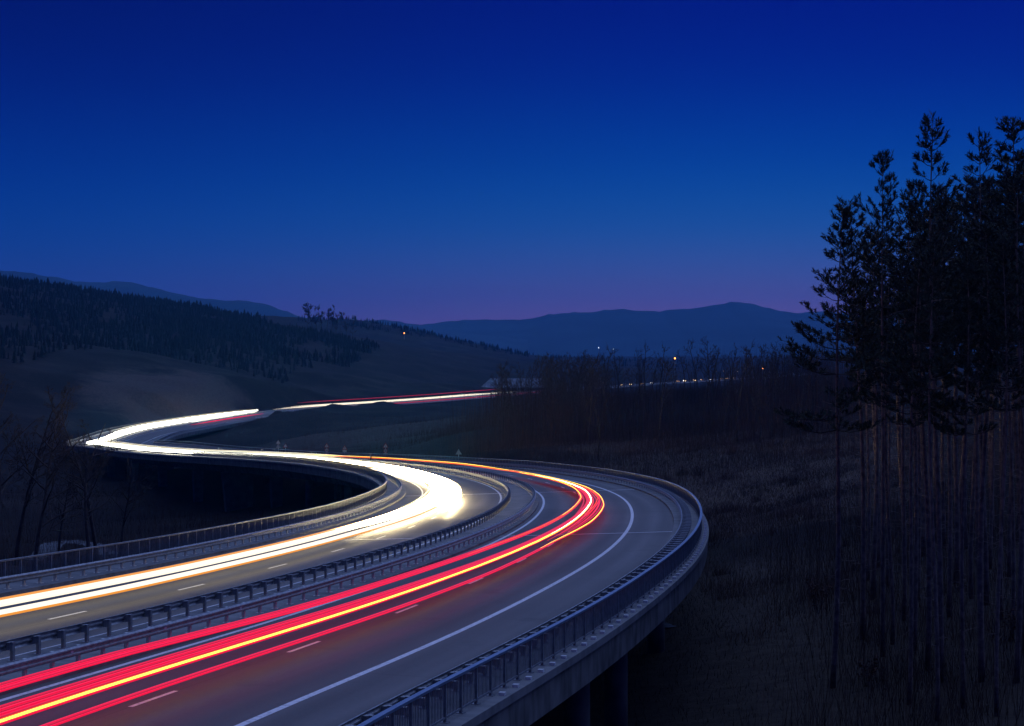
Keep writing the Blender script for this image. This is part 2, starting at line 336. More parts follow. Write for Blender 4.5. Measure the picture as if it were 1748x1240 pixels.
def ground_mat():
    m, nt, b = newmat('hillside_soil'); N, L = nt.nodes, nt.links
    t = N.new('ShaderNodeTexCoord')
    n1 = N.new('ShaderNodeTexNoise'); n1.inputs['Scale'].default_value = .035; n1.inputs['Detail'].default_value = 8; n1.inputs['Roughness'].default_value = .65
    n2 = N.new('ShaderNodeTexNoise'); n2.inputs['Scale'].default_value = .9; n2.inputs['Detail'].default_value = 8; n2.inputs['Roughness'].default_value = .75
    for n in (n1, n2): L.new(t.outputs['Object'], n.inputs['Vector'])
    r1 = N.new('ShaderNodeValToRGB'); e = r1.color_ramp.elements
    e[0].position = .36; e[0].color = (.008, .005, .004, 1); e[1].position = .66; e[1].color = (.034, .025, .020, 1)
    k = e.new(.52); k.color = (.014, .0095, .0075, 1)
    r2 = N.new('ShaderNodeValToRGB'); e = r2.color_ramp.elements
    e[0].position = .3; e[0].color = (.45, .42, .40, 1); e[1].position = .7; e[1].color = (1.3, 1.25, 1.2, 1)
    L.new(n1.outputs['Fac'], r1.inputs[0]); L.new(n2.outputs['Fac'], r2.inputs[0])
    mx = N.new('ShaderNodeMix'); mx.data_type = 'RGBA'; mx.blend_type = 'MULTIPLY'; mx.inputs['Factor'].default_value = 1
    col = r1.outputs[0]
    sp = N.new('ShaderNodeSeparateXYZ'); L.new(t.outputs['Object'], sp.inputs[0])
    n4 = N.new('ShaderNodeTexNoise'); n4.inputs['Scale'].default_value = .05; n4.inputs['Detail'].default_value = 7; n4.inputs['Roughness'].default_value = .7; L.new(t.outputs['Object'], n4.inputs['Vector'])
    for (cx, cy_), (rx, ry), pc in PATCHES:                      # meadows and bare earth with ragged edges
        def m2(op, x, v):
            n = N.new('ShaderNodeMath'); n.operation = op; L.new(x, n.inputs[0])
            if hasattr(v, 'node'): L.new(v, n.inputs[1])
            else: n.inputs[1].default_value = float(v)
            return n.outputs[0]
        ax = m2('DIVIDE', m2('SUBTRACT', sp.outputs['X'], cx), rx); ay = m2('DIVIDE', m2('SUBTRACT', sp.outputs['Y'], cy_), ry)
        dd = m2('ADD', m2('MULTIPLY', ax, ax), m2('MULTIPLY', ay, ay)); dd = m2('ADD', dd, m2('MULTIPLY', m2('SUBTRACT', n4.outputs['Fac'], .5), 2.4))
        mk = N.new('ShaderNodeMapRange'); mk.interpolation_type = 'SMOOTHSTEP'; mk.inputs['From Min'].default_value = 1.15; mk.inputs['From Max'].default_value = .35; L.new(dd, mk.inputs['Value'])
        mm = N.new('ShaderNodeMix'); mm.data_type = 'RGBA'; L.new(mk.outputs[0], mm.inputs['Factor']); L.new(col, mm.inputs['A']); mm.inputs['B'].default_value = (*pc, 1); col = mm.outputs['Result']
    L.new(col, mx.inputs['A']); L.new(r2.outputs[0], mx.inputs['B']); L.new(mx.outputs['Result'], b.inputs['Base Color'])
    b.inputs['Roughness'].default_value = .95; b.inputs['Specular IOR Level'].default_value = .1
    bp = N.new('ShaderNodeBump'); bp.inputs['Strength'].default_value = .8; bp.inputs['Distance'].default_value = .4
    L.new(n2.outputs['Fac'], bp.inputs['Height']); L.new(bp.outputs[0], b.inputs['Normal'])
    return m
M['ground'] = ground_mat()
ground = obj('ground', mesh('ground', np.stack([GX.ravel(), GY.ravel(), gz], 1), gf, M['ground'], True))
tag(ground, 'dark bare valley ground and hillsides under the viaduct', 'ground', kind='structure')

# mountains on the horizon, haze blue painted into their slopes: ridge lines with a body behind and before them
def mountains(name, dist, prof, label, width, seed):
    px = np.array([p[0] for p in prof], float); py = np.array([p[1] for p in prof], float)
    n = 260; u = np.linspace(px[0], px[-1], n); r = np.random.default_rng(seed)
    yy = np.interp(u, px, py); yy = np.convolve(np.pad(yy, 3, mode='edge'), np.ones(7) / 7, mode='valid')
    X = (u - 874) * dist / 3000; Z = CAMZ + (590 - yy) * dist / 3000
    fr = np.array([0, .12, .25, .4, .55, .7, .82, .92, 1.0, .9, .7, .4, 0.0]); off = np.array([-1, -.86, -.72, -.58, -.44, -.3, -.18, -.08, 0, .12, .35, .7, 1.1])
    V = []; base = -30
    for k, (a, o) in enumerate(zip(fr, off)):
        jit = (vnoise(X / (dist * .02), np.full(n, k * 1.7), seed) * 1.0 + vnoise(X / (dist * .006), np.full(n, k * 3.1), seed + 1) * .5)
        top = vnoise(X / (dist * .004), np.full(n, 9.3), seed + 2) * dist * .0012 + vnoise(X / (dist * .0016), np.full(n, 4.4), seed + 3) * dist * .0007
        z = base + (Z - base) * a * (1 + .10 * jit * (1 - a)) + top * a
        V.append(np.stack([X, dist + o * width + jit * width * .05 * (a < .95), z], 1))
    V = np.concatenate(V); k = len(fr)
    F = [(j * n + i, j * n + i + 1, (j + 1) * n + i + 1, (j + 1) * n + i) for j in range(k - 1) for i in range(n - 1)]
    o = obj(name, mesh(name, V, F, M['forest_far'], True)); tag(o, label, 'mountain', kind='structure'); return o
M['forest_far'] = noisy('far_slope_haze_tint', (.004, .045, .085), (.012, .070, .120), .006, .95)  # blue of the distant haze put into the slope colour
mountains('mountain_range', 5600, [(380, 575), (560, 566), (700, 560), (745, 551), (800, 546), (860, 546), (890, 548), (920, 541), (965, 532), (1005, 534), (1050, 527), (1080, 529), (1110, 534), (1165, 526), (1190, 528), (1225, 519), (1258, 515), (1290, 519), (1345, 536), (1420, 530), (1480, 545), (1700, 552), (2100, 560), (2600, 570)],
          'forested mountain range tinted haze blue along the horizon right of centre', 1500, 11)
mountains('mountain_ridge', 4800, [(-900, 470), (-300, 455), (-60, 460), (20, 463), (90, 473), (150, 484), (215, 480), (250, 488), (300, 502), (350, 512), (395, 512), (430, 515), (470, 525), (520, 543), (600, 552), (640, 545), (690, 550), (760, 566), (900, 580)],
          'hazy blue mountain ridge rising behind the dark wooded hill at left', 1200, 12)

# ------------------------------------------------------------------ road surface and markings
road = sweep('road', [(D_KR, 0), (1.52, 0)], S_MIN, S_MAX, M['asphalt'], closed=False)
tag(road, 'two lane motorway carriageways sweeping in an S over the viaduct', 'road', kind='structure')
sweep('carriageway', [(-1.66, 0), (D_KL, 0)], S_MIN, S_MAX, M['asphalt'], closed=False, parent=road)
for nm, d, w in (('edge_line', D_LRI, .20), ('edge_line', D_LRO, .24), ('edge_line', D_LWI, .18), ('edge_line', D_LWO, .16)):
    sweep(nm, [(d + w / 2, .005), (d - w / 2, .005)], S_MIN, 900, M['paint'], closed=False, parent=road)
def dash(d, s, ln=3.0, w=.15):
    S = np.linspace(s, s + ln, 3); sweep('lane_dash', [(d + w / 2, .005), (d - w / 2, .005)], 0, 0, M['paint'], closed=False, parent=road, S=S)
for k in range(-5, 34):
    dash(D_DR, 31.7 + 11.82 * k)
    dash(D_DW, 24.6 + 11.86 * k)
for k, (c, sl) in enumerate(((75.0, .60), (139.5, .50), (189.5, .55), (245.0, .5))):
    for d0, d1 in ((1.55, 12.7), (-11.5, -1.7)):
        dd = np.linspace(d0, d1, 9); a = RP(c + sl * dd - .09, dd, .008); b = RP(c + sl * dd + .16, dd, .008)
        V = np.concatenate([a, b, a - (0, 0, .03), b - (0, 0, .03)]); n = 9
        F = [(i, i + 1, n + i + 1, n + i) for i in range(n - 1)] + [(2 * n + i, 2 * n + i + 1, i + 1, i) for i in range(n - 1)] + [(n + i, n + i + 1, 3 * n + i + 1, 3 * n + i) for i in range(n - 1)]
        obj('expansion_joint', mesh('expansion_joint', V, F, M['joint']), road)

# ------------------------------------------------------------------ viaduct
via = empty('viaduct', RP(0, 0, 0)[()] * 0)
tag(via, 'long curved concrete viaduct carrying both carriageways across the valley', 'viaduct')
sweep('deck', [(15.12, -.10), (15.12, -1.18), (14.6, -1.24), (11.0, -1.5), (10.5, -2.7), (4.0, -2.7), (3.5, -1.6), (-3.5, -1.6), (-4.0, -2.7), (-9.8, -2.7), (-10.3, -1.5), (-13.6, -1.24), (-14.05, -1.18), (-14.05, -.10)], S_MIN, VEND, M['concrete'], parent=via)
sweep('walkway', [(15.22, .16), (15.22, -.097), (D_KR + .003, -.097), (D_KR + .003, .16)], S_MIN, VEND, M['walk'], parent=via)
sweep('walkway', [(D_KL - .003, .16), (D_KL - .003, -.097), (-14.15, -.097), (-14.15, .16)], S_MIN, VEND, M['walk'], parent=via)
sweep('median', [(1.516, .12), (1.516, -.097), (-1.656, -.097), (-1.656, .12)], S_MIN, 1150, M['walk'], parent=via)
def pier(s, ds, wide, thick, round_=True):
    P = RP(s, ds, -2.72)[()]; g = float(ground_z(P[0], P[1])[0]) - 1.0; H = P[2] - g
    if H < .8: return
    mb = MB()
    if round_:
        k = 18; mb.tube([(0, 0, 0), (0, 0, H * .5), (0, 0, H)], [wide / 2] * 3, k)
    else:
        a, t = wide / 2, thick / 2
        mb.add([(-a * .72, -t, 0), (a * .9, -t, 0), (a * .9, t, 0), (-a * .72, t, 0), (-a, -t, H), (a, -t, H), (a, t, H), (-a, t, H)],
               [(0, 3, 2, 1), (4, 5, 6, 7), (0, 1, 5, 4), (1, 2, 6, 5), (2, 3, 7, 6), (3, 0, 4, 7)])
    o = obj('pier', mb.mesh('pier', M['concrete'], False), via, (P[0], P[1], g), head(s) - math.pi / 2)
    if round_: o.data.polygons.foreach_set('use_smooth', np.ones(len(o.data.polygons), dtype=bool))
def cap_beam(s, d0, d1):
    A = RP(s, d0, -2.71)[()]; B = RP(s, d1, -2.71)[()]; mb = MB(); L = float(np.hypot(*(B - A)[:2]))
    mb.box(0, L, -.6, .6, -.9, 0)
    obj('cap_beam', mb.mesh('cap_beam', M['concrete']), via, A, math.atan2(B[1] - A[1], B[0] - A[0]))
for s in (-14, 18, 38, 49, 74, 104, 134, 164, 194, 224, 254):
    for d in (11.9, 5.5, -4.6, -9.4): pier(s, d, 1.15, 0)
for s in (285, 316, 350, 385, 420, 455, 490, 530, 570, 610, 650, 690):
    for d in (-8.2, 7.6):
        if s == 316 and d < 0: pier(s, d, 6.2, 1.6, False)
        else: pier(s, d, 2.2, 1.4, False)
obj_anchor = MB(); obj_anchor.box(-.09, .09, -.09, .09, 0, .09); anchor_me = obj_anchor.mesh('anchor_block', M['reflector'])
for k in range(-8, 60):
    s = 26.0 + 1.62 * k; P = RP(s, 15.0, .163)[()]; obj('anchor_block', anchor_me, via, P, head(s) - math.pi / 2)

# ------------------------------------------------------------------ guard rails
def wbeam(d, face, hc):     # face = +1: corrugation towards +d
    pr = [(0, -.155), (.03, -.155), (.075, -.10), (.075, -.06), (.02, -.02), (.02, .02), (.075, .06), (.075, .10), (.03, .155), (0, .155)]
    th = .012
    front = [(d + face * a, hc + b) for a, b in pr]; back = [(d + face * (a - th) - face * .004, hc + b) for a, b in reversed(pr)]
    return front + back if face < 0 else list(reversed(front + back))
def guardrail(name, label, d_beam, face, d_post, base, s0, ds, n_ind, s_end, reflect=False, bracket=0.0, pmat='post'):
    root = empty(name, RP(s0, d_post, base)[()] * 0); tag(root, label, 'guard rail', 'steel guard rails along the carriageways')
    hc = .60
    beam = sweep('beam', wbeam(d_beam, face, hc), S_MIN, s_end, M['steel'], parent=root)
    mb = MB(); mb.box(-.05, .05, -.07, .07, 0, hc + .12 - base); mb.box(-.13, .13, -.13, .13, 0, .018)
    post = mb.mesh('post', M[pmat])
    mb2 = MB(); lo = min(d_beam, d_post + math.copysign(.05, d_beam - d_post)); hi = max(d_beam, d_post + math.copysign(.05, d_beam - d_post))
    mb2.box(lo - d_post, hi - d_post, -.10, .10, hc - base - .14, hc - base + .11)
    spacer = mb2.mesh('spacer', M['steel'])
    br = None
    if bracket:
        b3 = MB(); b3.box(.055, .055 + bracket, -.09, .09, hc - base - .10, hc - base + .10); br = b3.mesh('bracket', M['steel'])
    rb = MB(); rb.add([(0, -.05, -.06), (0, .05, -.045), (0, .05, .045), (0, -.05, .06), (face * .05, .035, -.03), (face * .05, .035, .03)], [(0, 1, 2, 3), (0, 4, 5, 3), (1, 4, 0), (2, 3, 5), (1, 2, 5, 4)])
    refl = rb.mesh('reflector', M['reflector'])
    V = []; 
    rest = MB(); s = s0; k = 0
    while s < s_end:
        P = RP(s, d_post, base)[()]; rz = head(s) - math.pi / 2
        if k < n_ind and s > -12:
            p = obj('post', post, root, P, rz); sp = obj('spacer', spacer, p)
            if br: obj('bracket', br, p)
            if reflect and k % 4 == 2:
                obj('reflector', refl, root, RP(s - .8, d_beam + face * .026, hc)[()], rz)
        elif k >= n_ind:
            c, sn = math.cos(rz), math.sin(rz); w = .06
            q = [(P[0] + c * a - sn * b, P[1] + sn * a + c * b) for a, b in ((-w, -w), (w, -w), (w, w), (-w, w))]
            rest.add([(a, b, P[2]) for a, b in q] + [(a, b, P[2] + hc - base + .1) for a, b in q], [(0, 1, 5, 4), (1, 2, 6, 5), (2, 3, 7, 6), (3, 0, 4, 7), (4, 5, 6, 7)])
        s += ds; k += 1
    if rest.n: tag(obj('far_posts', rest.mesh('far_posts', M[pmat]), root), kind='stuff')
guardrail('guardrail', 'median steel guard rail facing the red light trails, with pale posts', D_RMR + .06, 1, D_RMR - .12, .12, 10.75 - 1.64 * 12, 1.64, 140, 700, reflect=True)
guardrail('guardrail', 'median steel guard rail seen from behind, beside the white trails', D_RMW - .10, -1, D_RMW + .08, .12, 13.82 - 1.62 * 14, 1.62, 140, 700, pmat='steel')
guardrail('guardrail', 'outer guard rail on the right kerb, inside the sky-tinted railing', D_RR - .12, -1, D_RR + .08, .16, 23.0 - 1.62 * 18, 1.62, 140, 700, bracket=.42, pmat='steel')
guardrail('guardrail', 'outer guard rail on the left kerb, beyond the white trails', D_RL + .10, 1, D_RL - .08, .16, 32.63 - 1.46 * 24, 1.46, 140, 700)

# ------------------------------------------------------------------ pedestrian railings on the deck edges
def railing(label, d, s0, ds, n_ind, s_end, top, tm='railing'):
    root = empty('railing', (0, 0, 0)); tag(root, label, 'railing', 'steel railings on the edges of the viaduct')
    b = .16
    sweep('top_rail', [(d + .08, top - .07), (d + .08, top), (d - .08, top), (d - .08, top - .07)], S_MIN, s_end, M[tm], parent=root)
    sweep('bottom_rail', [(d + .03, b + .10), (d + .03, b + .16), (d - .03, b + .16), (d - .03, b + .10)], S_MIN, s_end, M['railing'], parent=root)
    mb = MB(); mb.box(-.04, .04, -.05, .05, 0, top - b - .07); mb.box(-.11, .11, -.11, .11, 0, .02); post = mb.mesh('post', M['railing'])
    rest = MB(); bal = MB(); s = s0; k = 0
    while s < s_end:
        P = RP(s, d, b)[()]; rz = head(s) - math.pi / 2
        if k < n_ind: obj('post', post, root, P, rz)
        else:
            w = .045; rest.add([(P[0] - w, P[1] - w, P[2]), (P[0] + w, P[1] - w, P[2]), (P[0] + w, P[1] + w, P[2]), (P[0] - w, P[1] + w, P[2])] + [(P[0] + a * w, P[1] + c * w, P[2] + top - b - .08) for a, c in ((-1, -1), (1, -1), (1, 1), (-1, 1))],
                              [(0, 1, 5, 4), (1, 2, 6, 5), (2, 3, 7, 6), (3, 0, 4, 7)])
        if s < 330:
            nb = 11
            for q in range(1, nb):
                A = RP(s + ds * q / nb, d, b + .15)[()]; w = .014
                B = A + np.array((0, 0, top - b - .23))
                bal.add([(A[0] - w, A[1], A[2]), (A[0], A[1] - w, A[2]), (A[0] + w, A[1], A[2]), (A[0], A[1] + w, A[2]), (B[0] - w, B[1], B[2]), (B[0], B[1] - w, B[2]), (B[0] + w, B[1], B[2]), (B[0], B[1] + w, B[2])],
                        [(0, 1, 5, 4), (1, 2, 6, 5), (2, 3, 7, 6), (3, 0, 4, 7)])
        s += ds; k += 1
    tag(obj('baluster_bars', bal.mesh('baluster_bars', M['railing']), root), kind='stuff')
    if rest.n: tag(obj('far_posts', rest.mesh('far_posts', M['railing']), root), kind='stuff')
railing('outer right railing with broad top rail tinted by sky blue and thin bars above the deck edge', D_PR, 25.8 - 1.62 * 18, 1.62, 150, VEND, 1.28, 'toprail')
railing('left railing with thin upright bars on the inside of the first bend', D_PL, 34.86 - 1.49 * 26, 1.49, 150, VEND, 1.22)

# ------------------------------------------------------------------ light of the passing traffic
M['white_near'] = emit('headlight_warm', (1.0, .88, .68), 1.3)
M['white_edge'] = emit('bloom_fringe_amber', (1.0, .36, .04), .9)  # amber strands imitate the bloom fringe of the white bands
M['white_mass'] = emit('headlight_white', (1.0, .80, .44), 32)
M['white_far'] = emit('headlight_cool', (1.0, .96, .78), 15)
M['white_soft'] = emit('bloom_soft', (1.0, .80, .42), .55)  # dim strands imitate the soft bloom around the white trails
M['white_pale'] = emit('bloom_pale', (.80, .95, .80), .45)  # pale strands added for the same bloom falloff
M['white_thin'] = emit('headlight_thin', (1.0, .86, .66), 1.6)
M['red'] = emit('taillight_red', (1.0, .003, .050), .95)
M['red_deep'] = emit('taillight_deep', (1.0, .004, .035), .55)
M['red_dim'] = emit('taillight_dim', (1.0, .01, .05), .40)
M['orange'] = emit('taillight_orange', (1.0, .085, .004), 1.2)
M['yellow'] = emit('taillight_yellow', (1.0, .68, .06), 3.2)
M['hot'] = emit('taillight_hot', (1.0, .82, .50), 8.0)
def trail(name, label, cat, group=None):
    return tag(empty(name, (0, 0, 0)), label, cat, group)
def dfun(pts):
    a = np.array(pts, float)
    return lambda s: np.interp(s, a[:, 0], a[:, 1])
def streak(root, dpts, h, r, s0, s1, mat, rv=None, k=4, taper=3.0):
    f = dfun(dpts) if not np.isscalar(dpts) else (lambda s: np.full(np.shape(s), float(dpts)))
    hf = h if callable(h) else (lambda s: np.full(np.shape(s), float(h)))
    rv = rv or r
    tp = lambda s: np.clip(np.minimum((s - s0), (s1 - s)) / taper, .06, 1) ** .6
    prof = []
    for j in range(k):
        a = 2 * math.pi * (j + .5) / k
        prof.append((lambda s, a=a: f(s) + r * tp(s) * math.cos(a), lambda s, a=a: hf(s) + rv * tp(s) * math.sin(a)))
    S = [s0]
    while S[-1] < s1 - .01:
        c = S[-1]; near = min(c - s0, s1 - c) < taper
        S.append(min(s1, c + (max(.8, taper / 5) if near else 3.0 if c < 260 else 8.0)))
    return sweep('streak', prof, s0, s1, M[mat], parent=root, S=np.array(S))
G1 = 'headlight trails'; G2 = 'tail light trails'
T = trail('headlight_trail', 'upper of the two straight white headlight bands on the near left carriageway', 'light trail', G1)
for o, r, m in ((.54, .025, 'white_edge'), (-.30, .09, 'white_near'), (-.12, .09, 'white_near'), (.08, .10, 'white_near'), (.28, .09, 'white_near'), (.40, .05, 'white_near')):
    streak(T, [(-32, -7.70 - o), (40, -7.40 - o), (75, -7.85 - o), (150, -8.3 - o)], .62 + .02 * math.sin(o * 9) + (.08 if o > .5 else 0), r, S_MIN, 150, m, rv=.06)
T = trail('headlight_trail', 'lower of the two straight white headlight bands on the near left carriageway', 'light trail', G1)
for o, r, m in ((-.39, .022, 'white_edge'), (-.32, .05, 'white_near'), (-.18, .09, 'white_near'), (0, .09, 'white_near'), (.16, .08, 'white_near'), (.27, .05, 'white_near')):
    streak(T, [(-32, -6.10 - o), (30, -5.80 - o), (66, -6.35 - o), (150, -7.0 - o)], .62 + .02 * math.sin(o * 7), r, S_MIN, 150, m, rv=.06)
T = trail('headlight_trail', 'white headlight streak that starts short of the bend beside the dashes', 'light trail', G1)
streak(T, [(70, -5.62), (90, -5.75), (130, -6.3), (170, -6.9)], .62, .10, 69.5, 170, 'white_near', rv=.09)
T = trail('headlight_trail', 'hooked pale headlight streak on the outer edge of the white bend', 'light trail', G1)
for o in (0, .22): streak(T, [(95, -4.95 - o), (106, -5.2 - o), (121, -5.7 - o), (139, -6.25 - o), (158, -6.6 - o), (200, -6.5 - o)], .62, .12, 95.5 + o * 8, 230, 'white_mass', rv=.10)
T = trail('headlight_trail', 'broad overexposed white mass of headlights round the first bend', 'light trail', G1)
for i in range(11):
    d = -8.6 + i * .235; s0 = (92, 70, 80, 74, 70, 84, 78, 88, 92, 98, 102)[i]
    streak(T, [(70, d + .25), (110, d), (150, d - .25), (180, d - .6), (230, d - .4)], .55 + .12 * (i % 3), .135, s0, 262, 'white_mass', rv=.10, taper=14)
for d, h, r, s0 in ((-9.05, .6, .05, 100), (-8.85, .5, .04, 84), (-5.9, .45, .05, 112), (-5.75, .62, .04, 120)):
    streak(T, [(70, d + .2), (110, d), (150, d - .3), (180, d - .7), (250, d - .5)], h, r, s0, 250, 'white_soft', rv=.05, taper=20)
T = trail('headlight_trail', 'thick white band of headlights running left along the middle leg', 'light trail', G1)
for i in range(10):
    d = -9.2 + (i % 5) * .66; h = .50 + (i // 5) * .38
    streak(T, [(240, d), (330, d), (470, d + 1.0), (540, d + 2.6), (600, d + 2.8), (660, d + 1.2)], h, .22, 236 + 6 * (i % 5), 672 - 3 * (i % 4), 'white_far', rv=.14, taper=22)
for d, h, r, rv in ((-9.9, .40, .12, .10), (-10.3, .30, .10, .07), (-7.2, 1.28, .14, .08), (-6.0, 1.42, .12, .07), (-5.2, .9, .10, .08), (-8.4, 1.22, .12, .08)):
    streak(T, [(240, d), (330, d), (470, d + 1.0), (540, d + 2.6), (600, d + 2.8), (660, d + 1.2)], h, r, 238, 660, 'white_soft' if d > -8 else 'white_pale', rv=rv, taper=24)
T = trail('headlight_trail', 'white band of headlights climbing right from the left hairpin', 'light trail', G1)
for i in range(8):
    d = -8.9 + (i % 4) * 1.5; h = .55 + (i // 4) * .42
    streak(T, [(600, d + 2.2), (650, d + .8), (800, d - .4)], h, .34, 612, (800, 782, 790, 760)[i % 4], 'white_far', rv=.16, taper=60)
for d, h in ((-10.2, .9), (-10.0, 1.5), (-3.4, .4), (-7, 1.6)):
    streak(T, [(600, d + 2.2), (650, d + .8), (800, d - .4)], h, .2, 616, 796, 'white_soft', rv=.12, taper=60)
T = trail('headlight_trail', 'thin white headlight line on the far leg beyond the mound', 'light trail', G1)
for i in range(3): streak(T, [(800, -9.0), (1120, -7.0)], .55 + .34 * i, .3, 815 + 9 * i, 1112 - 30 * i, 'white_thin', rv=.16, taper=28)
T = trail('taillight_trail', 'dim red line running just above the far white trail', 'light trail', G2)
streak(T, -6.5, 3.0, .25, 835, 1085, 'red_dim', rv=.22, taper=30)
T = trail('taillight_trail', 'dim red line running just below the far white trail', 'light trail', G2)
streak(T, 8.0, .6, .25, 850, 1120, 'red_dim', rv=.3, taper=30)
T = trail('taillight_trail', 'short dim red streak under the white band near the left hairpin', 'light trail', G2)
streak(T, 6.0, .8, .22, 676, 770, 'red', rv=.25, taper=30)
T = trail('taillight_trail', 'pink uppermost tail light band beside the median guard rail', 'light trail', G2)
TOPB = [(-32, 3.35), (12, 3.35), (25, 3.85), (57, 4.2), (75, 4.6), (98, 5.0), (113, 5.3), (135, 5.05), (160, 4.5), (200, 3.9), (260, 4.2), (400, 4.0)]
def shift(p, o): return [(a, b + o) for a, b in p]
for o, r, m in ((-.32, .035, 'red'), (-.21, .05, 'red_deep'), (-.09, .04, 'red'), (.08, .05, 'red'), (.20, .03, 'red_deep'), (.28, .035, 'red')):
    streak(T, [(a, b + o * np.interp(a, [30, 70, 100], [1, .6, .35])) for a, b in TOPB], .80, r, S_MIN, 125, m, rv=.03, taper=12)
streak(T, shift(TOPB, .02), .83, .045, 50, 175, 'orange', rv=.05, taper=30)
streak(T, shift(TOPB, 0), .85, .022, 72, 172, 'yellow', rv=.026, taper=20)
T = trail('taillight_trail', 'broad red band with a yellow core in the middle of the red carriageway', 'light trail', G2)
YEL = [(-32, 5.85), (1, 5.85), (20, 5.9), (47, 6.1), (92, 6.1), (107, 6.2), (126, 5.9), (146, 5.25), (165, 4.5), (187, 3.8), (212, 4.2), (252, 4.3), (290, 3.2), (400, 2.0)]
for o, r, m in ((-1.06, .030, 'red'), (-.97, .045, 'red_deep'), (-.84, .055, 'red'), (-.66, .03, 'red_deep'), (-.54, .055, 'red'), (-.36, .03, 'red'), (-.28, .04, 'red_deep'), (-.16, .045, 'orange'), (-.07, .03, 'orange'), (.12, .025, 'red')):
    streak(T, [(a, b + o * np.interp(a, [25, 50, 100], [1, .6, .35])) for a, b in YEL], .80, r, S_MIN, 150, m, rv=.03, taper=14)
streak(T, YEL, .83, .035, S_MIN, 60, 'yellow', rv=.035, taper=6)
streak(T, YEL, .84, .055, 28, 190, 'yellow', rv=.045, taper=40)
streak(T, YEL, .87, .05, 66, 165, 'hot', rv=.05, taper=36)
T = trail('taillight_trail', 'thin orange red line of tail lights along the middle leg above the white band', 'light trail', G2)
streak(T, YEL, .84, .16, 170, 366, 'orange', rv=.13, taper=20)
streak(T, YEL, .92, .09, 180, 360, 'yellow', rv=.07, taper=20)
streak(T, shift(YEL, .25), .80, .12, 165, 300, 'red', rv=.10, taper=20)
T = trail('taillight_trail', 'lowest magenta tail light streak nearest to the dashes', 'light trail', G2)
MAG = [(-32, 6.95), (8, 7.1), (42, 7.3), (61, 6.95), (79, 7.3), (101, 7.3), (117, 6.95), (135, 6.4), (156, 5.45), (190, 4.5)]
for o, r, m in ((-.09, .045, 'red'), (.02, .04, 'red_deep'), (.12, .03, 'red')): streak(T, [(a, b + o * np.interp(a, [30, 60, 100], [1, .6, .4])) for a, b in MAG], .80, r, S_MIN, 190, m, rv=.03)
streak(T, MAG, .84, .020, 55, 185, 'yellow', rv=.022, taper=20)
T = trail('taillight_trail', 'wide red glow band filling the red bend between the yellow streaks', 'light trail', G2)
for i in range(7):
    o = -.75 + i * .27
    streak(T, [(70, 6.35 + o * .5), (92, 6.25 + o * .9), (110, 6.3 + o), (128, 5.95 + o * .85), (146, 5.3 + o * .6), (170, 4.4 + o * .3)], .74, .085, 62 + 4 * (i % 3), 176 - 5 * (i % 2), 'red' if i % 2 else 'red_deep', rv=.04, taper=26)
T = trail('taillight_trail', 'fine orange outermost streak splitting off round the red bend', 'light trail', G2)
streak(T, [(85, 6.35), (100, 6.55), (112, 6.75), (126, 6.45), (146, 5.6), (165, 4.8)], .86, .024, 84, 166, 'orange', rv=.04, taper=16)
streak(T, [(85, 6.45), (100, 6.68), (112, 6.9), (126, 6.6), (146, 5.75), (165, 4.9)], .82, .06, 80, 170, 'red', rv=.05, taper=16)
#TREES#

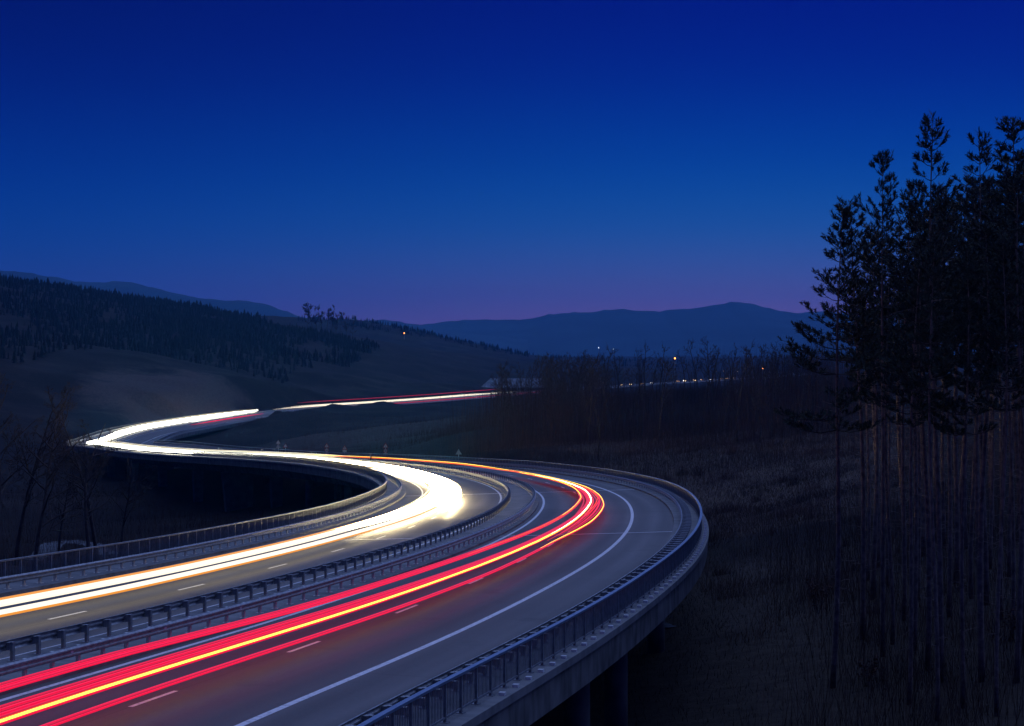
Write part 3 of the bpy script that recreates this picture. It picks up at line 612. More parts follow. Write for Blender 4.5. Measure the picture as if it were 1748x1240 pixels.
# ------------------------------------------------------------------ trees
def gzs(x, y): return float(ground_z(x, y)[0])
def at(px, Y): return (px - 874) / 3000 * Y
def pine_meshes(seed, H, crown, spread):
    r = random.Random(seed)
    tr = MB(); n = 14; ph = r.random() * 6; amp = .12 + .12 * r.random()
    path = lambda z: np.array((amp * math.sin(ph + z * .22) * (z / H) ** .5 * 1.5, amp * math.cos(ph * 1.7 + z * .17) * (z / H) ** .5 * 1.5, z))
    tr.tube([path(H * i / n) for i in range(n + 1)], [max(.014, .150 * (H / 27) * (1 - (i / n) ** 1.25) + .012) for i in range(n + 1)], 8)
    for i in range(52):                                   # dead snags on the bare stem
        z = r.uniform(.12, crown + .08) * H; a = r.random() * 6.283; ln = r.uniform(.3, 1.7) * (1.2 if z > .3 * H else .7)
        b = path(z); e = b + np.array((math.cos(a) * ln, math.sin(a) * ln, r.uniform(-.35, .30) * ln)); mid = (b + e) / 2 + np.array((0, 0, r.uniform(-.1, .12) * ln))
        tr.tube([b, mid, e], [.022, .014, .006], 3, False)
    br = MB(); puffs = []; nr = np.random.default_rng(seed)
    def puff(c, ax, size):
        ax = ax / (np.linalg.norm(ax) + 1e-9); u = np.cross(ax, (0.3, .2, 1)); u /= (np.linalg.norm(u) + 1e-9); w = np.cross(ax, u)
        m = 20; t = nr.uniform(-.15, .75, (m, 1)) * size; an = nr.uniform(0, 6.283, (m, 1)); o = np.cos(an) * u + np.sin(an) * w
        p = c + ax * t; d = o * nr.uniform(.55, 1.0, (m, 1)) + ax * nr.uniform(.35, 1.1, (m, 1)); d /= np.linalg.norm(d, axis=1, keepdims=True); Ln = size * nr.uniform(.42, .72, (m, 1))
        sd = np.cross(d, ax + .3 * o); sd /= (np.linalg.norm(sd, axis=1, keepdims=True) + 1e-9); sd *= .024 * nr.uniform(.7, 1.3, (m, 1))
        puffs.append(np.stack([p - sd, p + sd, p + d * Ln + sd * .45, p + d * Ln - sd * .45], 1))
    z = crown * H
    while z < H * .985:
        t = (z / H - crown) / (1 - crown)
        nb = r.randint(3, 5)
        a0 = r.random() * 6.283
        for b in range(nb):
            if r.random() < (.32 if t < .75 else .12): continue
            env = spread * (1 - t) ** 1.0 * (.6 + .4 * min(1, t / .2 + .2)) + .28
            L = env * r.choice((.45, .7, .85, 1.0, 1.15)) ; a = a0 + 6.283 * b / nb + r.uniform(-.5, .5)
            up = .10 + .75 * t + r.uniform(-.15, .25)
            p0 = path(z); dirv = np.array((math.cos(a), math.sin(a), 0.0))
            P = [p0 + dirv * L * q + np.array((0, 0, up * L * q ** 1.5 - .10 * L * math.sin(q * 3.1) * (1 - t))) for q in (0, .35, .7, 1.0)]
            br.tube(P, [.045 * (1 - .6 * t), .032 * (1 - .5 * t), .02, .010], 3, False)
            tipdir = P[3] - P[2]; tipdir = tipdir / np.linalg.norm(tipdir) + np.array((0, 0, .55))
            puff(P[3], tipdir, r.uniform(.32, .42))
            ns = max(3, int(L * 8.0))
            for k in range(ns):
                q = r.uniform(.38, .98); i = 2 if q > .7 else 1; base = P[1] + (P[2] - P[1]) * ((q - .35) / .35) if q < .7 else P[2] + (P[3] - P[2]) * ((q - .7) / .3)
                sa = a + r.choice((-1, 1)) * r.uniform(.5, 1.2); sl = r.uniform(.15, .60) * min(1, L * .7)
                e = base + np.array((math.cos(sa) * sl, math.sin(sa) * sl, sl * r.uniform(.15, .7)))
                br.tube([base, e], [.014, .007], 3, False)
                puff(e, (e - base) / sl + np.array((0, 0, .6)), r.uniform(.25, .39))
        z += r.uniform(.48, .82) * (1.0 if t < .8 else .75)
    puff(path(H * .985), np.array((0, 0, 1.0)), .6); puff(path(H * .96), np.array((.2, .1, 1.0)), .5)
    V = np.concatenate(puffs).reshape(-1, 3)
    return tr.mesh('trunk', M['bark'], True), mesh('needles', V, np.arange(len(V)).reshape(-1, 4), M['needles']), br.mesh('branches', M['branch'])
PINES = [pine_meshes(100 + i, 27, c, sp) for i, (c, sp) in enumerate(((.54, 3.1), (.60, 2.7), (.64, 2.2), (.60, 2.6), (.62, 2.9), (.72, 1.9)))]
def pine(px, Y, top_y, var, label, rz):
    Y = Y * .83
    x = at(px, Y); z = gzs(x, Y) - .15; H = (CAMZ + (590 - top_y) * Y / 3000) - z
    o = empty('pine_tree', (x, Y, z), rz); tag(o, label, 'tree', 'pine trees standing at the right')
    t, c, b = PINES[var]; k = min(1.25, H / 27) * (.78 + .5 * ((px * 37) % 101) / 101); o.scale = (k, k, H / 27); o.rotation_euler = (math.radians(((px * 53) % 41 - 20) * .07), math.radians(((px * 29) % 37 - 18) * .08), rz)
    tr_o = obj('trunk', t, o); cro = obj('crown', c, o); tag(obj('branches', b, cro), kind='stuff')
pine(1421, 112, 354, 0, 'lone slender pine standing apart at the left edge of the stand', .4)
pine(1473, 124, 342, 2, 'short crowned pine just right of the lone front pine', 1.2)
pine(1507, 118, 264, 1, 'tall pine with open crown between the lone pine and the tallest one', 2.2)
pine(1606, 108, 194, 3, 'tallest pine of the stand, its spire well above its neighbours', .9)
pine(1543, 128, 312, 5, 'thin pine with a small pointed top left of the tallest one', 2.9)
pine(1674, 120, 219, 5, 'pine with a bare upper stem and tufted top right of the tallest', 4.0)
pine(1752, 112, 205, 1, 'dense pine cut by the right edge of the picture', 5.1)
SL = 'slender pine of the stand continuing past the right edge'
ORD = 'first second third fourth fifth sixth seventh eighth ninth tenth eleventh twelfth thirteenth fourteenth fifteenth sixteenth seventeenth eighteenth nineteenth twentieth twenty-first twenty-second twenty-third twenty-fourth twenty-fifth twenty-sixth twenty-seventh twenty-eighth twenty-ninth thirtieth thirty-first thirty-second thirty-third thirty-fourth thirty-fifth thirty-sixth thirty-seventh thirty-eighth thirty-ninth fortieth forty-first forty-second forty-third'.split()
spx = [(1490, 142, 395), (1551, 104, 425), (1566, 136, 372), (1590, 150, 330), (1600, 98, 400), (1620, 126, 330), (1632, 142, 300), (1644, 100, 420), (1658, 132, 318), (1676, 106, 385), (1690, 148, 305), (1701, 96, 400), (1709, 122, 318), (1723, 140, 285), (1735, 104, 330), (1744, 128, 262), (1758, 98, 300), (1775, 134, 235), (1790, 110, 250), (1481, 158, 430), (1575, 168, 385), (1612, 170, 360), (1650, 165, 350), (1695, 168, 330), (1740, 166, 300), (1780, 160, 270), (1810, 120, 240), (1515, 150, 410), (1560, 118, 350), (1524, 121, 430), (1583, 112, 410), (1684, 128, 360), (1728, 116, 350), (1500, 166, 380), (1545, 172, 372), (1598, 176, 340), (1640, 174, 330), (1672, 176, 318), (1712, 172, 300), (1746, 176, 270)]
order = sorted([q[0] for q in spx if q[0] < 1748] + [1473, 1507, 1543, 1606, 1674])
for i, (px, Y, ty) in enumerate(spx):
    pine(px, Y, ty, (3, 4, 1, 0, 2, 4, 3)[i % 7], SL if px >= 1748 else 'slender pine, %s trunk to the right of the lone front pine' % ORD[order.index(px)], i * 1.37)

def bare_meshes(seed, H, spread, dense=1.0, lean=0.0, mat='greybark', tw=.016):
    r = random.Random(seed); tr = MB(); cr = MB()
    def wander(p, d, L, n, bend, up):
        P = [p]; d = d / np.linalg.norm(d)
        for i in range(n):
            d = d + np.array((r.gauss(0, bend), r.gauss(0, bend), r.gauss(0, bend * .6) + up)); d /= np.linalg.norm(d); P.append(P[-1] + d * L / n)
        return P
    P = wander(np.zeros(3), np.array((lean, r.uniform(-.05, .05), 1.0)), H * .9, 9, .07, .03); R0 = H * .013
    tr.tube(P, [R0 * (1 - .9 * (i / 9) ** .9) + .02 for i in range(10)], 6)
    def sub(mb, P, R, level, Ltot):
        if level > 3: return
        nb = int(((13, 7, 5, 3)[level]) * dense)
        for k in range(nb):
            t = r.uniform(.28 if level == 0 else .2, 1.0); f = t * (len(P) - 1); i = min(int(f), len(P) - 2); p = P[i] + (P[i + 1] - P[i]) * (f - i); d0 = P[i + 1] - P[i]; d0 /= np.linalg.norm(d0)
            a = r.random() * 6.283; s = np.cross(d0, (math.cos(a), math.sin(a), .2)); s /= (np.linalg.norm(s) + 1e-9)
            d = d0 * r.uniform(.35, .8) + s * spread * r.uniform(.5, 1.0); L = Ltot * (.62 if level == 0 else .5) * (1.15 - .7 * t) * r.uniform(.6, 1.1)
            n = (5, 4, 3, 2)[level]; Q = wander(p, d, L, n, .13, .06); rr = max(tw, R * (.55, .5, .5, .5)[level] * (1 - .5 * t))
            cr.tube(Q, [max(tw * .6, rr * (1 - .75 * j / n)) for j in range(n + 1)], 4 if level == 0 else 3, False)
            sub(cr, Q, rr, level + 1, L)
    sub(tr, P, R0, 0, H * .62)
    return tr.mesh('trunk', M[mat], True), cr.mesh('crown', M[mat])
NEARB = [bare_meshes(300 + i, 20, sp, 1.12, le, 'greybark', .022) for i, (sp, le) in enumerate(((.9, .05), (1.0, -.12), (1.1, .15)))]
FARB = [bare_meshes(400 + i, 12, sp, .72, le, 'greybark', .024) for i, (sp, le) in enumerate(((.8, 0), (1.0, .08), (.7, -.06), (.9, .03), (.75, 0)))]
def bare(px, Y, H, meshes, var, label, group, rz, baseH, name='bare_tree', dz=0):
    x = at(px, Y); z = gzs(x, Y) - .2 + dz
    o = empty(name, (x, Y, z), rz); tag(o, label, 'tree', group); k = H / baseH; o.scale = (k, k, k)
    obj('trunk', meshes[var][0], o); obj('crown', meshes[var][1], o); return o
GB = 'bare trees in the valley at the left'
bare(28, 196, 21, NEARB, 0, 'bare tree at the left edge of the picture below the hill', GB, .3, 20)
bare(52, 172, 20, NEARB, 1, 'forked bare tree second from the left edge, beside the pale track', GB, 2.3, 20)
bare(150, 190, 19, NEARB, 2, 'leaning bare tree right of the pale track', GB, 1.0, 20)
bare(166, 200, 20, NEARB, 0, 'spreading bare tree in front of the left hairpin', GB, 4.0, 20)
bare(205, 214, 15, NEARB, 2, 'low bare tree, rightmost of the group at the left', GB, 5.2, 20)
bare(-12, 210, 22, NEARB, 1, 'bare tree half cut off by the left edge', GB, 3.1, 20)
bare(100, 240, 15, NEARB, 0, 'smaller bare tree standing behind the pale track', GB, 5.9, 20)
# leafless wood on the hillside beyond the red bend
GF = 'leafless trees on the hillside beyond the bend'
sky = [(1250, 400, 13.5, 0, 'tallest leafless tree on the skyline against the blue mountain'), (1178, 420, 11, 1, 'leafless skyline tree left of the tallest one'), (1290, 430, 13, 3, 'leafless skyline tree right of the tallest one'), (1095, 430, 10.5, 2, 'leafless tree rising above the wood near the white village lights'), (985, 440, 10, 4, 'leafless tree at the left end of the skyline wood'), (1330, 390, 12, 1, 'leafless tree beside the left pine branches')]
for i, (px, Y, H, v, lab) in enumerate(sky): bare(px, Y, H, FARB, v, lab, GF, i * 1.9, 12)
r = random.Random(5)
for i in range(285):
    Y = r.uniform(285, 520); px = r.uniform(845, 1420)
    if px < 930 and Y < 330: px += 80
    if px < 1000: Y = max(Y, 345)
    H = r.uniform(8.0, 16.0)
    if 1055 < px < 1275 and r.random() < .7: H = r.uniform(2.5, 4.5)
    x = at(px, Y); z = gzs(x, Y)
    lim = CAMZ + (590 - r.uniform(562, 606)) * Y / 3000 - z        # wood keeps an even top line
    H = max(2.5, min(H, lim))
    bare(px, Y, H, FARB, r.randrange(5), 'grey leafless tree in the wood on the hillside beyond the bend', GF, r.random() * 6.28, 12)
# row of tall leafless trees on the ridge and bushes beside it
GR = 'row of trees on the ridge at left of centre'
RIDGEB = [bare_meshes(500 + i, 12, sp, .75, 0, 'greybark', .17) for i, sp in enumerate((.6, .75, .5))]
for i, (px, H) in enumerate(((524, 15), (533, 17), (541, 14), (549, 16), (557, 15), (566, 17), (574, 13), (583, 15), (592, 12), (601, 10))):
    Y = 1490; x = at(px, Y); bare(px, Y, H * 1.5, RIDGEB, i % 3, ('bare tree in the short row on the ridge, %s from its left end' % ORD[i]), GR, i * .8, 12)

# ------------------------------------------------------------------ masses nobody could count
def conifer_mass(name, label, cells, seed):
    r = np.random.default_rng(seed); mb_v = []; mb_f = []; n = 0
    P = []
    for (x0, x1, y0, y1, cnt) in cells:
        P.append(np.stack([r.uniform(x0, x1, cnt), r.uniform(y0, y1, cnt)], 1))
    P = np.concatenate(P); Z = ground_z(P[:, 0], P[:, 1])
    for (x, y), z in zip(P, Z):
        if np.min(np.hypot(ROADP[::3, 0] - x, ROADP[::3, 1] - y)) < 28: continue
        if vnoise(np.array([x / 45]), np.array([y / 70]), 51)[0] < r.uniform(-.45, -.05): continue
        H = r.uniform(2.2, 6.5) * r.uniform(.7, 1.25); R = H * r.uniform(.16, .34); a0 = r.random() * 6
        for t0, t1, rr in ((.08, .5, 1.0), (.35, .75, .75), (.6, 1.0, .5)):
            k = 5; ring = [(x + R * rr * math.cos(a0 + q * 6.283 / k) * r.uniform(.75, 1.2), y + R * rr * math.sin(a0 + q * 6.283 / k) * r.uniform(.75, 1.2), z + H * t0) for q in range(k)]
            mb_v += ring + [(x, y, z + H * t1)]; mb_f += [(n + q, n + (q + 1) % k, n + k) for q in range(k)]; n += k + 1
    o = obj(name, mesh(name, mb_v, mb_f, M['conifer'])); tag(o, label, 'forest', kind='stuff')
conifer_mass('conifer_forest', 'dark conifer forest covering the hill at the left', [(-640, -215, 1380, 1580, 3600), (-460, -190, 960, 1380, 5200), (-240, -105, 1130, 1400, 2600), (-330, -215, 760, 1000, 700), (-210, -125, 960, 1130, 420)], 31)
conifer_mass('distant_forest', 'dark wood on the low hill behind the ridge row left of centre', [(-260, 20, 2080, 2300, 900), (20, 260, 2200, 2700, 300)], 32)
def brush(name, label, mat, n, sampler, hmin, hmax, w, seed, lean=.5, clear=15.6):
    r = np.random.default_rng(seed); xy = sampler(r, n); z = ground_z(xy[:, 0], xy[:, 1])
    keep = np.min(np.hypot(xy[:, 0, None] - ROADP[None, :260:2, 0], xy[:, 1, None] - ROADP[None, :260:2, 1]), axis=1) > clear
    xy, z = xy[keep], z[keep]; n = len(z)
    H = r.uniform(hmin, hmax, n); a = r.uniform(0, 6.283, n); l = r.uniform(0, lean, n) * H; b = r.uniform(0, 6.283, n)
    p = np.stack([xy[:, 0], xy[:, 1], z - .05], 1); sd = np.stack([np.cos(b), np.sin(b), np.zeros(n)], 1) * w
    tip = p + np.stack([np.cos(a) * l, np.sin(a) * l, H], 1)
    V = np.stack([p - sd, p + sd, tip], 1).reshape(-1, 3); F = np.arange(3 * n).reshape(-1, 3)
    o = obj(name, mesh(name, V, F, M[mat])); tag(o, label, 'undergrowth', kind='stuff')
def clump(px0, px1, y0, y1, nc, sg):
    base = fan(px0, px1, y0, y1)
    def f(r, n):
        c = base(r, nc); k = r.integers(0, nc, n); w = r.uniform(.3, 1.4, nc)[k]
        return c[k] + r.normal(0, 1, (n, 2)) * sg * w[:, None]
    return f
def fan(px0, px1, y0, y1):
    def f(r, n):
        Y = np.sqrt(r.uniform(y0 ** 2, y1 ** 2, n)); x = (r.uniform(px0, px1, n) - 874) / 3000 * Y
        return np.stack([x + r.normal(0, 1, n) * 4.0 * (Y / 300) + vnoise(Y / 9, Y * 0, 61) * 16 * (Y / 300), Y], 1)
    return f
brush('thicket', 'tangled leafless undergrowth between the trees of the hillside wood', 'twig', 70000, fan(770, 1480, 255, 520), .8, 3.2, .022, 41, .35)
brush('dry_grass', 'dead grass and bracken on the slope below the pines', 'drygrass', 52000, fan(960, 1800, 52, 300), .15, .60, .022, 42, .8, 0)
M['palegrass'] = noisy('pale_dry_grass', (.045, .032, .025), (.19, .14, .105), .045, .95)
brush('pale_grass', 'paler dry grass on the rising bank beyond the red bend', 'palegrass', 60000, fan(985, 1440, 185, 345), .2, .8, .035, 50, .9)
brush('bracken_clumps', 'low tangled shrubs in clumps on the bank right of the bend', 'twig', 36000, clump(1010, 1780, 70, 300, 210, 1.3), .4, 1.9, .014, 46, .8)
brush('far_wood', 'grey mass of leafless stems filling the hillside wood', 'twig', 3800, fan(860, 1045, 300, 490), 6.0, 13.0, .034, 47, .16)
brush('far_wood_edge', 'grey mass of leafless stems at the right end of the hillside wood', 'twig', 3600, fan(1285, 1440, 290, 480), 6.0, 14.0, .034, 48, .16)
brush('far_scrub', 'low leafless scrub below the distant string of car lights', 'twig', 6000, fan(1045, 1285, 290, 480), 2.0, 4.6, .030, 49, .2)
brush('saplings', 'thin leafless saplings among the pine trunks', 'twig', 5200, fan(1360, 1800, 70, 190), 1.2, 7.0, .014, 43, .45)
brush('valley_scrub', 'dark scrub on the valley floor at the left', 'twig', 26000, fan(-60, 640, 150, 420), .5, 2.4, .020, 44, .45)
brush('bank_scrub', 'scrub on the rough ground between the two legs of the road', 'twig', 9000, fan(400, 860, 380, 760), .5, 2.0, .035, 45, .4)
def shrub(px, Y, H, label):
    r = random.Random(int(px)); x = at(px, Y); z = gzs(x, Y) - .1; st = MB(); lf = MB()
    for k in range(5):
        a = r.random() * 6.28; e = np.array((math.cos(a) * H * .3, math.sin(a) * H * .3, H * r.uniform(.7, 1))); st.tube([(0, 0, 0), e * .5 + np.array((0, 0, .1)), e], [.03, .02, .008], 4, False)
        for q in range(34):
            c = e * r.uniform(.45, 1.05) + np.array([r.gauss(0, .16 * H * .5) for _ in range(3)]); s = r.uniform(.05, .10); u = np.array([r.gauss(0, 1) for _ in range(3)]); u /= np.linalg.norm(u); w = np.cross(u, [r.gauss(0, 1) for _ in range(3)]); w /= np.linalg.norm(w)
            lf.add([tuple(c - u * s), tuple(c + w * s * .6), tuple(c + u * s), tuple(c - w * s * .6)], [(0, 1, 2, 3)])
    o = empty('oak_sapling', (x, Y, z)); tag(o, label, 'shrub', 'young oaks keeping dead leaves'); obj('stem', st.mesh('stem', M['greybark']), o); obj('foliage', lf.mesh('foliage', M['leaf']), o)
shrub(1397, 116, 2.6, 'young oak with red brown dead leaves left of the lone pine trunk')
shrub(1384, 128, 1.7, 'small young oak with dead leaves on the slope by the bend')
shrub(1722, 96, 2.3, 'young oak with dead leaves near the right edge among trunks')
shrub(1480, 92, 1.5, 'low young oak with dead leaves in front of the pine stand')

# ------------------------------------------------------------------ water, tracks, buildings
M['water'] = noisy('water_painted_glint', (.10, .13, .16), (.30, .36, .42), 1.6, .2, spec=.6)  # stones and the sky's reflection mixed into one pale base colour
M['track'] = noisy('pale_track', (.05, .056, .062), (.11, .115, .125), .5, .9)
def ribbon(name, label, pts, w, mat, kind='structure', lift=.10):
    P = np.array(pts, float); t = np.linspace(0, 1, 40); seg = np.linspace(0, 1, len(P))
    x = np.interp(t, seg, P[:, 0]); y = np.interp(t, seg, P[:, 1]); x = hermite_smooth(x, 9); y = hermite_smooth(y, 9)
    dx, dy = np.gradient(x), np.gradient(y); L = np.hypot(dx, dy); nxx, nyy = -dy / L, dx / L
    rr = np.random.default_rng(len(pts)); ww = w * (1 + .35 * vnoise(t * 9, t * 0, 77)); V = []
    cols = 5
    for c in np.linspace(-1, 1, cols):
        X, Y = x + nxx * ww * c, y + nyy * ww * c; V.append(np.stack([X, Y, ground_z(X, Y) + lift], 1))
    V = np.concatenate(V); F = [(c * 40 + i, c * 40 + i + 1, (c + 1) * 40 + i + 1, (c + 1) * 40 + i) for c in range(cols - 1) for i in range(39)]
    tag(obj(name, mesh(name, V, F, M[mat], True)), label, name.replace('_', ' '), kind=kind)
ribbon('stream', 'stream with a painted pale glint below the deck at the right', [hit(1118, 1050), hit(1126, 1060), hit(1124, 1066), hit(1138, 1072), hit(1150, 1073)], .42, 'water')
ribbon('track', 'pale bluish track between the bare trees at the left', [hit(40, 960), hit(85, 935), hit(110, 922), hit(150, 930), hit(190, 950)], 1.5, 'track')
M['shed_wall'] = noisy('shed_wall', (.16, .17, .18), (.26, .27, .28), .3, .8)
M['shed_roof'] = noisy('shed_roof', (.10, .115, .13), (.21, .23, .26), .25, .6, .1)
sx0, sx1, sy = at(820, 1215), at(932, 1215), 1215.0
sz = float(ground_z(np.array([(sx0 + sx1) / 2]), np.array([sy]))[0]) - .3
shed = tag(empty('barn', ((sx0 + sx1) / 2, sy, sz)), 'long low barn with a pale metal roof beside the far road', 'building')
hw = (sx1 - sx0) / 2; mb = MB(); mb.box(-hw + 4, hw - 1, -7, 9, 0, 3.2); obj('wall', mb.mesh('wall', M['shed_wall']), shed)
mb = MB(); mb.add([(-hw, -9, 2.4), (hw, -9, 2.4), (hw - 1, 1, 8.6), (-hw + 7, 1, 8.6), (hw, 11, 2.4), (-hw, 11, 2.4), (-hw, -9, 2.15), (hw, -9, 2.15), (hw, 11, 2.15), (-hw, 11, 2.15)], [(0, 1, 2, 3), (2, 4, 5, 3), (0, 3, 5), (1, 4, 2), (6, 9, 8, 7), (0, 6, 7, 1), (1, 7, 8, 4), (4, 8, 9, 5), (5, 9, 6, 0)])
roof = obj('roof', mb.mesh('roof', M['shed_roof']), shed)
for k in range(9):
    t = k / 8; a = np.array((-hw + 1 + t * (2 * hw - 2), -8.9, 2.5)); b = np.array((-hw + 7.4 + t * (2 * hw - 9), .8, 8.7)); mb = MB(); mb.tube([a, b], [.16, .16], 4); obj('roof_rib', mb.mesh('roof_rib', M['shed_wall']), roof)
# lit deck side of the far leg, imitated by a pale beam on piers
sb0, sb1 = s_at_px(592, 15.5, -1, 780, 960), s_at_px(646, 15.5, -1, 780, 960)
sbr = tag(empty('deck_side_stand_in', RP((sb0 + sb1) / 2, 15.5, -3)[()] * 0), 'pale stand-in for the lit deck side of the far leg below the white trail', 'bridge')
sweep('edge_beam', [(16.6, .6), (16.6, -1.6), (15.4, -1.6), (15.4, .6)], sb0, sb1, M['walk'], parent=sbr)
for s in (sb0 + 1, (sb0 + sb1) / 2, sb1 - 1):
    A = RP(s, 16.9, -4.0)[()]; mb = MB(); mb.box(-.5, .5, -.5, .5, 0, 2.38); obj('pier', mb.mesh('pier', M['walk']), sbr, A, head(s))

# ------------------------------------------------------------------ road signs on the outer edge, marker posts in the median
M['sign_white'] = noisy('sign_white', (.36, .34, .32), (.50, .48, .46), 3, .5)
M['sign_red'] = noisy('sign_red', (.22, .03, .03), (.32, .05, .04), 3, .4)
M['sign_grey'] = noisy('sign_back', (.26, .27, .29), (.36, .37, .39), 3, .5, .4)
M['sign_dark'] = noisy('sign_mark', (.02, .02, .02), (.04, .04, .04), 3, .5)
def disc(k, r, y, z, rot=math.pi / 2): return [(r * math.cos(rot + 6.28318 * j / k), y, z + r * math.sin(rot + 6.28318 * j / k)) for j in range(k)]
def plate(parent, name, k, r, zc, y, mat, th=.03):
    mb = MB(); A = disc(k, r, y, zc); B = disc(k, r, y + th, zc); mb.add(A + B, [tuple(range(k - 1, -1, -1)) if False else tuple(range(k)), tuple(range(2 * k - 1, k - 1, -1))] + [(j, j + k, (j + 1) % k + k, (j + 1) % k) for j in range(k)]); return obj(name, mb.mesh(name, M[mat]), parent)
def sign(px, label, parts, s0, s1, back=False):
    s = s_at_px(px, 15.0, 1.5, s0, s1); P = RP(s, 15.0, .16)[()]
    o = tag(empty('road_sign', P, math.atan2(P[1], P[0]) - math.pi / 2), label, 'road sign', 'road signs on the outer edge of the viaduct')
    top = max(z for _, z in parts) + .3; mb = MB(); mb.tube([(0, .05, 0), (0, .05, top)], [.045, .045], 6); obj('pole', mb.mesh('pole', M['post']), o)
    for kind, z in parts:
        if back:
            plate(o, 'warning_plate', 3, .62, z, -.02, 'sign_grey'); continue
        if kind == 'tri':
            p = plate(o, 'warning_plate', 3, .66, z, -.02, 'sign_red'); plate(p, 'face', 3, .44, z, -.026, 'sign_white', .004)
            mb = MB(); mb.box(-.04, .04, -.033, -.029, z - .14, z + .18); obj('symbol', mb.mesh('symbol', M['sign_dark']), p)
        elif kind == 'disc':
            p = plate(o, 'limit_plate', 20, .44, z, -.02, 'sign_red'); plate(p, 'face', 20, .33, z, -.026, 'sign_white', .004)
            mb = MB(); mb.box(-.16, -.04, -.033, -.029, z - .14, z + .14); mb.box(.04, .16, -.033, -.029, z - .14, z + .14); obj('symbol', mb.mesh('symbol', M['sign_dark']), p)
        else:
            mb = MB(); mb.box(-.40, .40, -.02, .01, z - .2, z + .2); obj('supplementary_plate', mb.mesh('supplementary_plate', M['sign_white']), o)
sign(558, 'triangle and round sign stack, left of the two stacks along the middle leg', [('tri', 2.35), ('disc', 1.45), ('plate', .8)], 200, 460)
sign(588, 'single triangular warning sign with plate between the two sign stacks', [('tri', 2.0), ('plate', 1.4)], 200, 460)
sign(658, 'triangle, round and plate sign stack nearest to the bend', [('tri', 2.55), ('disc', 1.65), ('plate', 1.05)], 200, 460)
sign(487, 'small faint triangular warning sign left of the sign stacks', [('tri', 1.9)], 200, 480)
sign(475, 'grey back of a triangular sign at the left end of the row', [('tri', 2.6), ('tri', 1.7)], 200, 480, True)
sign(783, 'grey back of a triangular sign at the right end of the row', [('tri', 1.8)], 150, 400, True)
for px, lab in ((633, 'dark marker post on the median below the right sign stack'), (447, 'dark marker post on the median left of the signs'), (374, 'dark marker post on the median at the end of the orange line')):
    s = s_at_px(px, .1, .8, 200, 440); P = RP(s, .1, .12)[()]; o = tag(empty('marker_post', P, head(s)), lab, 'marker post', 'marker posts on the median')
    mb = MB(); mb.box(-.10, .10, -.10, .10, 0, 1.35); obj('shaft', mb.mesh('shaft', M['sign_dark']), o); mb = MB(); mb.box(-.14, .14, -.14, .14, 1.352, 1.6); obj('cap', mb.mesh('cap', M['sign_grey']), o)

# ------------------------------------------------------------------ far lights
M['lamp_orange'] = emit('sodium_lamp', (1.0, .30, .05), 9)
M['lamp_white'] = emit('white_lamp', (.85, .95, 1.0), 6)
M['car_lamp'] = emit('car_lamp', (1.0, .66, .32), 11)
M['car_paint'] = noisy('car_paint', (.03, .03, .035), (.06, .06, .07), 1, .3)
M['car_glass'] = noisy('car_glass', (.01, .01, .012), (.02, .02, .022), 1, .1)
M['tyre'] = noisy('tyre', (.012, .012, .012), (.02, .02, .02), 4, .9)
def lamp(px, py, Y, rad, mat, label):
    x = at(px, Y); zt = CAMZ - (py - 590) / 3000 * Y; g = gzs(x, Y); zt = max(zt, g + 4)
    o = tag(empty('street_lamp', (x, Y, g)), label, 'street lamp', 'lit lamps in the far valley'); h = zt - g; mb = MB(); mb.tube([(0, 0, -.5), (0, 0, h - .1), (0, -.5, h + rad * 1.2)], [.12, .09, .06], 6); obj('pole', mb.mesh('pole', M['post']), o)
    mb = MB(); k = 8
    for a, b in ((-1, -.5), (-.5, .5), (.5, 1)): pass
    rings = [(-.95, .3), (-.6, .8), (0, 1), (.6, .8), (.95, .3)]; V = [(rad * q * math.cos(6.28318 * j / k), -.5 + rad * q * math.sin(6.28318 * j / k), h + rad * t) for t, q in rings for j in range(k)]
    F = [(i * k + j, i * k + (j + 1) % k, (i + 1) * k + (j + 1) % k, (i + 1) * k + j) for i in range(4) for j in range(k)] + [tuple(range(k - 1, -1, -1)), tuple(4 * k + j for j in range(k))]
    mb.add(V, F); obj('lamp_head', mb.mesh('lamp_head', M[mat], True), o)
lamp(690, 569, 2000, .6, 'lamp_orange', 'orange lamp shining on the dark hill left of centre')
lamp(1152, 612, 1500, .65, 'lamp_orange', 'orange lamp shining through the hillside wood')
lamp(1022, 594, 2300, .45, 'lamp_white', 'brighter white lamp in the valley left of the orange one')
lamp(1047, 596, 2300, .3, 'lamp_white', 'fainter white lamp right beside the brighter white one')
lamp(1302, 629, 1100, .45, 'lamp_orange', 'small warm lamp right of the far curve of car lights')
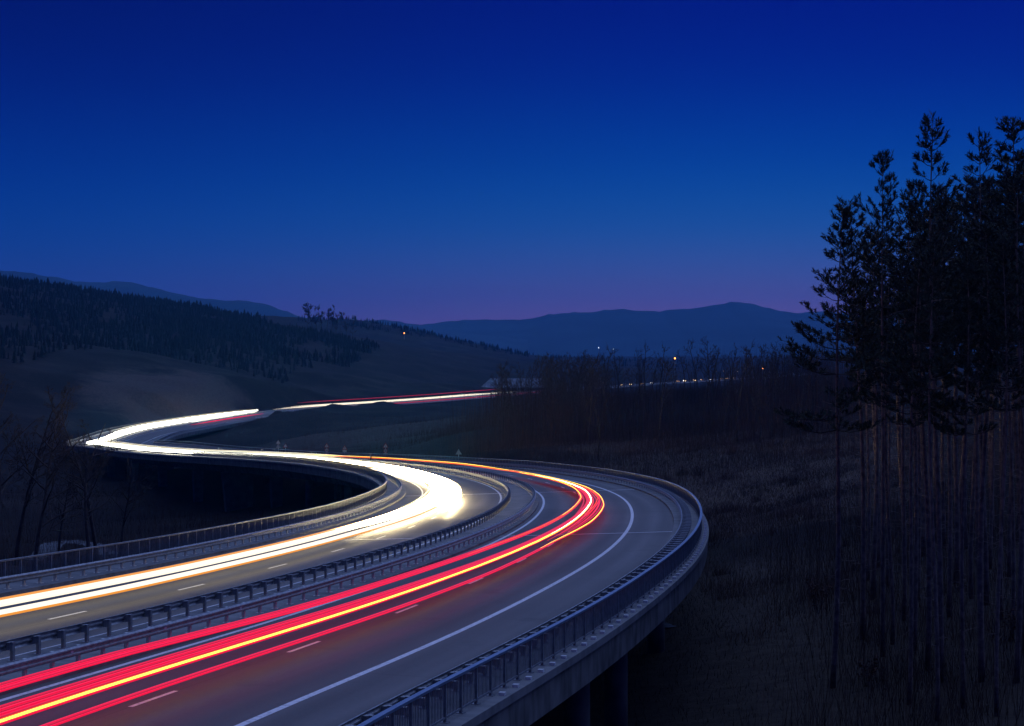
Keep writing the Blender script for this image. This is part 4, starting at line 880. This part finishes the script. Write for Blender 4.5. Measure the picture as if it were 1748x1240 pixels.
def car_parts():
    b = MB(); pr = [(-2.1, .35), (-2.15, .75), (-1.5, .88), (-.9, 1.38), (.7, 1.40), (1.35, .92), (2.05, .80), (2.12, .35)]
    V = [(w * (.80 if z > 1.0 else .88), y, z) for w in (-1, 1) for y, z in pr]; n = len(pr)
    b.add(V, [tuple(range(n)), tuple(range(2 * n - 1, n - 1, -1))] + [(j, j + n, (j + 1) % n + n, (j + 1) % n) for j in range(n)])
    wh = []
    l = MB(); l.box(-.80, -.50, -2.24, -2.12, .56, .78); r_ = MB(); r_.box(.50, .80, -2.24, -2.12, .56, .78)
    g = MB(); g.add([(-.66, -1.46, .93), (.66, -1.46, .93), (.60, -.94, 1.34), (-.60, -.94, 1.34)], [(0, 1, 2, 3)])
    w = MB(); k = 10; w.add([(x, .33 * math.cos(6.28 * j / k), .33 + .33 * math.sin(6.28 * j / k)) for x in (-.1, .1) for j in range(k)], [(j, (j + 1) % k, (j + 1) % k + k, j + k) for j in range(k)] + [tuple(range(k)), tuple(range(2 * k - 1, k - 1, -1))])
    return b.mesh('body', M['car_paint']), l.mesh('headlight', M['car_lamp']), r_.mesh('headlight', M['car_lamp']), g.mesh('windscreen', M['car_glass']), w.mesh('wheel', M['tyre'])
CARP = car_parts(); CARL = {}
M['car_lamp_dim'] = emit('car_lamp_dim', (1.0, .50, .18), 4)
M['car_lamp_white'] = emit('car_lamp_white', (1.0, .92, .80), 12)
cars = [(1062, 0), (1073, 0), (1078, 0), (1089, 0), (1097, 0), (1105, 0), (1114, 0), (1122, 0), (1159, 0), (1165, 0), (1170, 0), (1177, 0), (1187, 0), (1194, 0), (1200, 0), (1206, 0), (1215, 0), (1225, 0), (1232, 0), (1249, 0), (1255, 0), (1262, 0), (1256, 1), (1243, 1), (1232, 1), (1221, 1), (1212, 1)]
sF = np.linspace(1250, 2280, 3000); pF, qF = px_of(RP(sF, -4, 0)); tip = int(pF.argmax())
for i, (px, leg) in enumerate(cars):
    rngI = slice(0, tip + 1) if leg == 0 else slice(tip, len(sF)); j = np.abs(pF[rngI] - px).argmin() + (0 if leg == 0 else tip); s = float(sF[j])
    d = (-3.9, -7.7)[i % 2]; P = RP(s, d, .01)[()]
    o = tag(empty('car', P, head(s) - math.pi / 2), ('distant car with lit headlights, %s from the left on the %s far road' % (ORD[i if leg == 0 else 4 - (i - 22)], 'nearer' if leg == 0 else 'turning back')), 'car', 'cars with lit headlights on the far road')
    lm = ('car_lamp', 'car_lamp_dim', 'car_lamp_white', 'car_lamp_dim', 'car_lamp')[(i * 7) % 5]
    obj('body', CARP[0], o)
    for q in (1, 2):
        key = (q, lm)
        if key not in CARL: CARL[key] = CARP[q].copy(); CARL[key].materials.clear(); CARL[key].materials.append(M[lm])
        obj('headlight', CARL[key], o)
    obj('windscreen', CARP[3], o)
    for wx in (-.78, .78):
        for wy in (-1.3, 1.3): obj('wheel', CARP[4], o, (wx, wy, 0))

# ------------------------------------------------------------------ evening haze
mb = MB(); mb.box(-5800, 5800, -350, 9000, -60, 270)
hm_, nt, b = newmat('evening_haze'); nt.nodes.remove(b)
pv = nt.nodes.new('ShaderNodeVolumePrincipled'); pv.inputs['Color'].default_value = (.08, .44, 1.0, 1); pv.inputs['Density'].default_value = .00010; pv.inputs['Anisotropy'].default_value = .68
nt.links.new(pv.outputs[0], [n for n in nt.nodes if n.type == 'OUTPUT_MATERIAL'][0].inputs['Volume'])
haze = obj('haze', mb.mesh('haze', hm_)); tag(haze, 'thin blue evening haze filling the valley air', 'haze', kind='stuff')
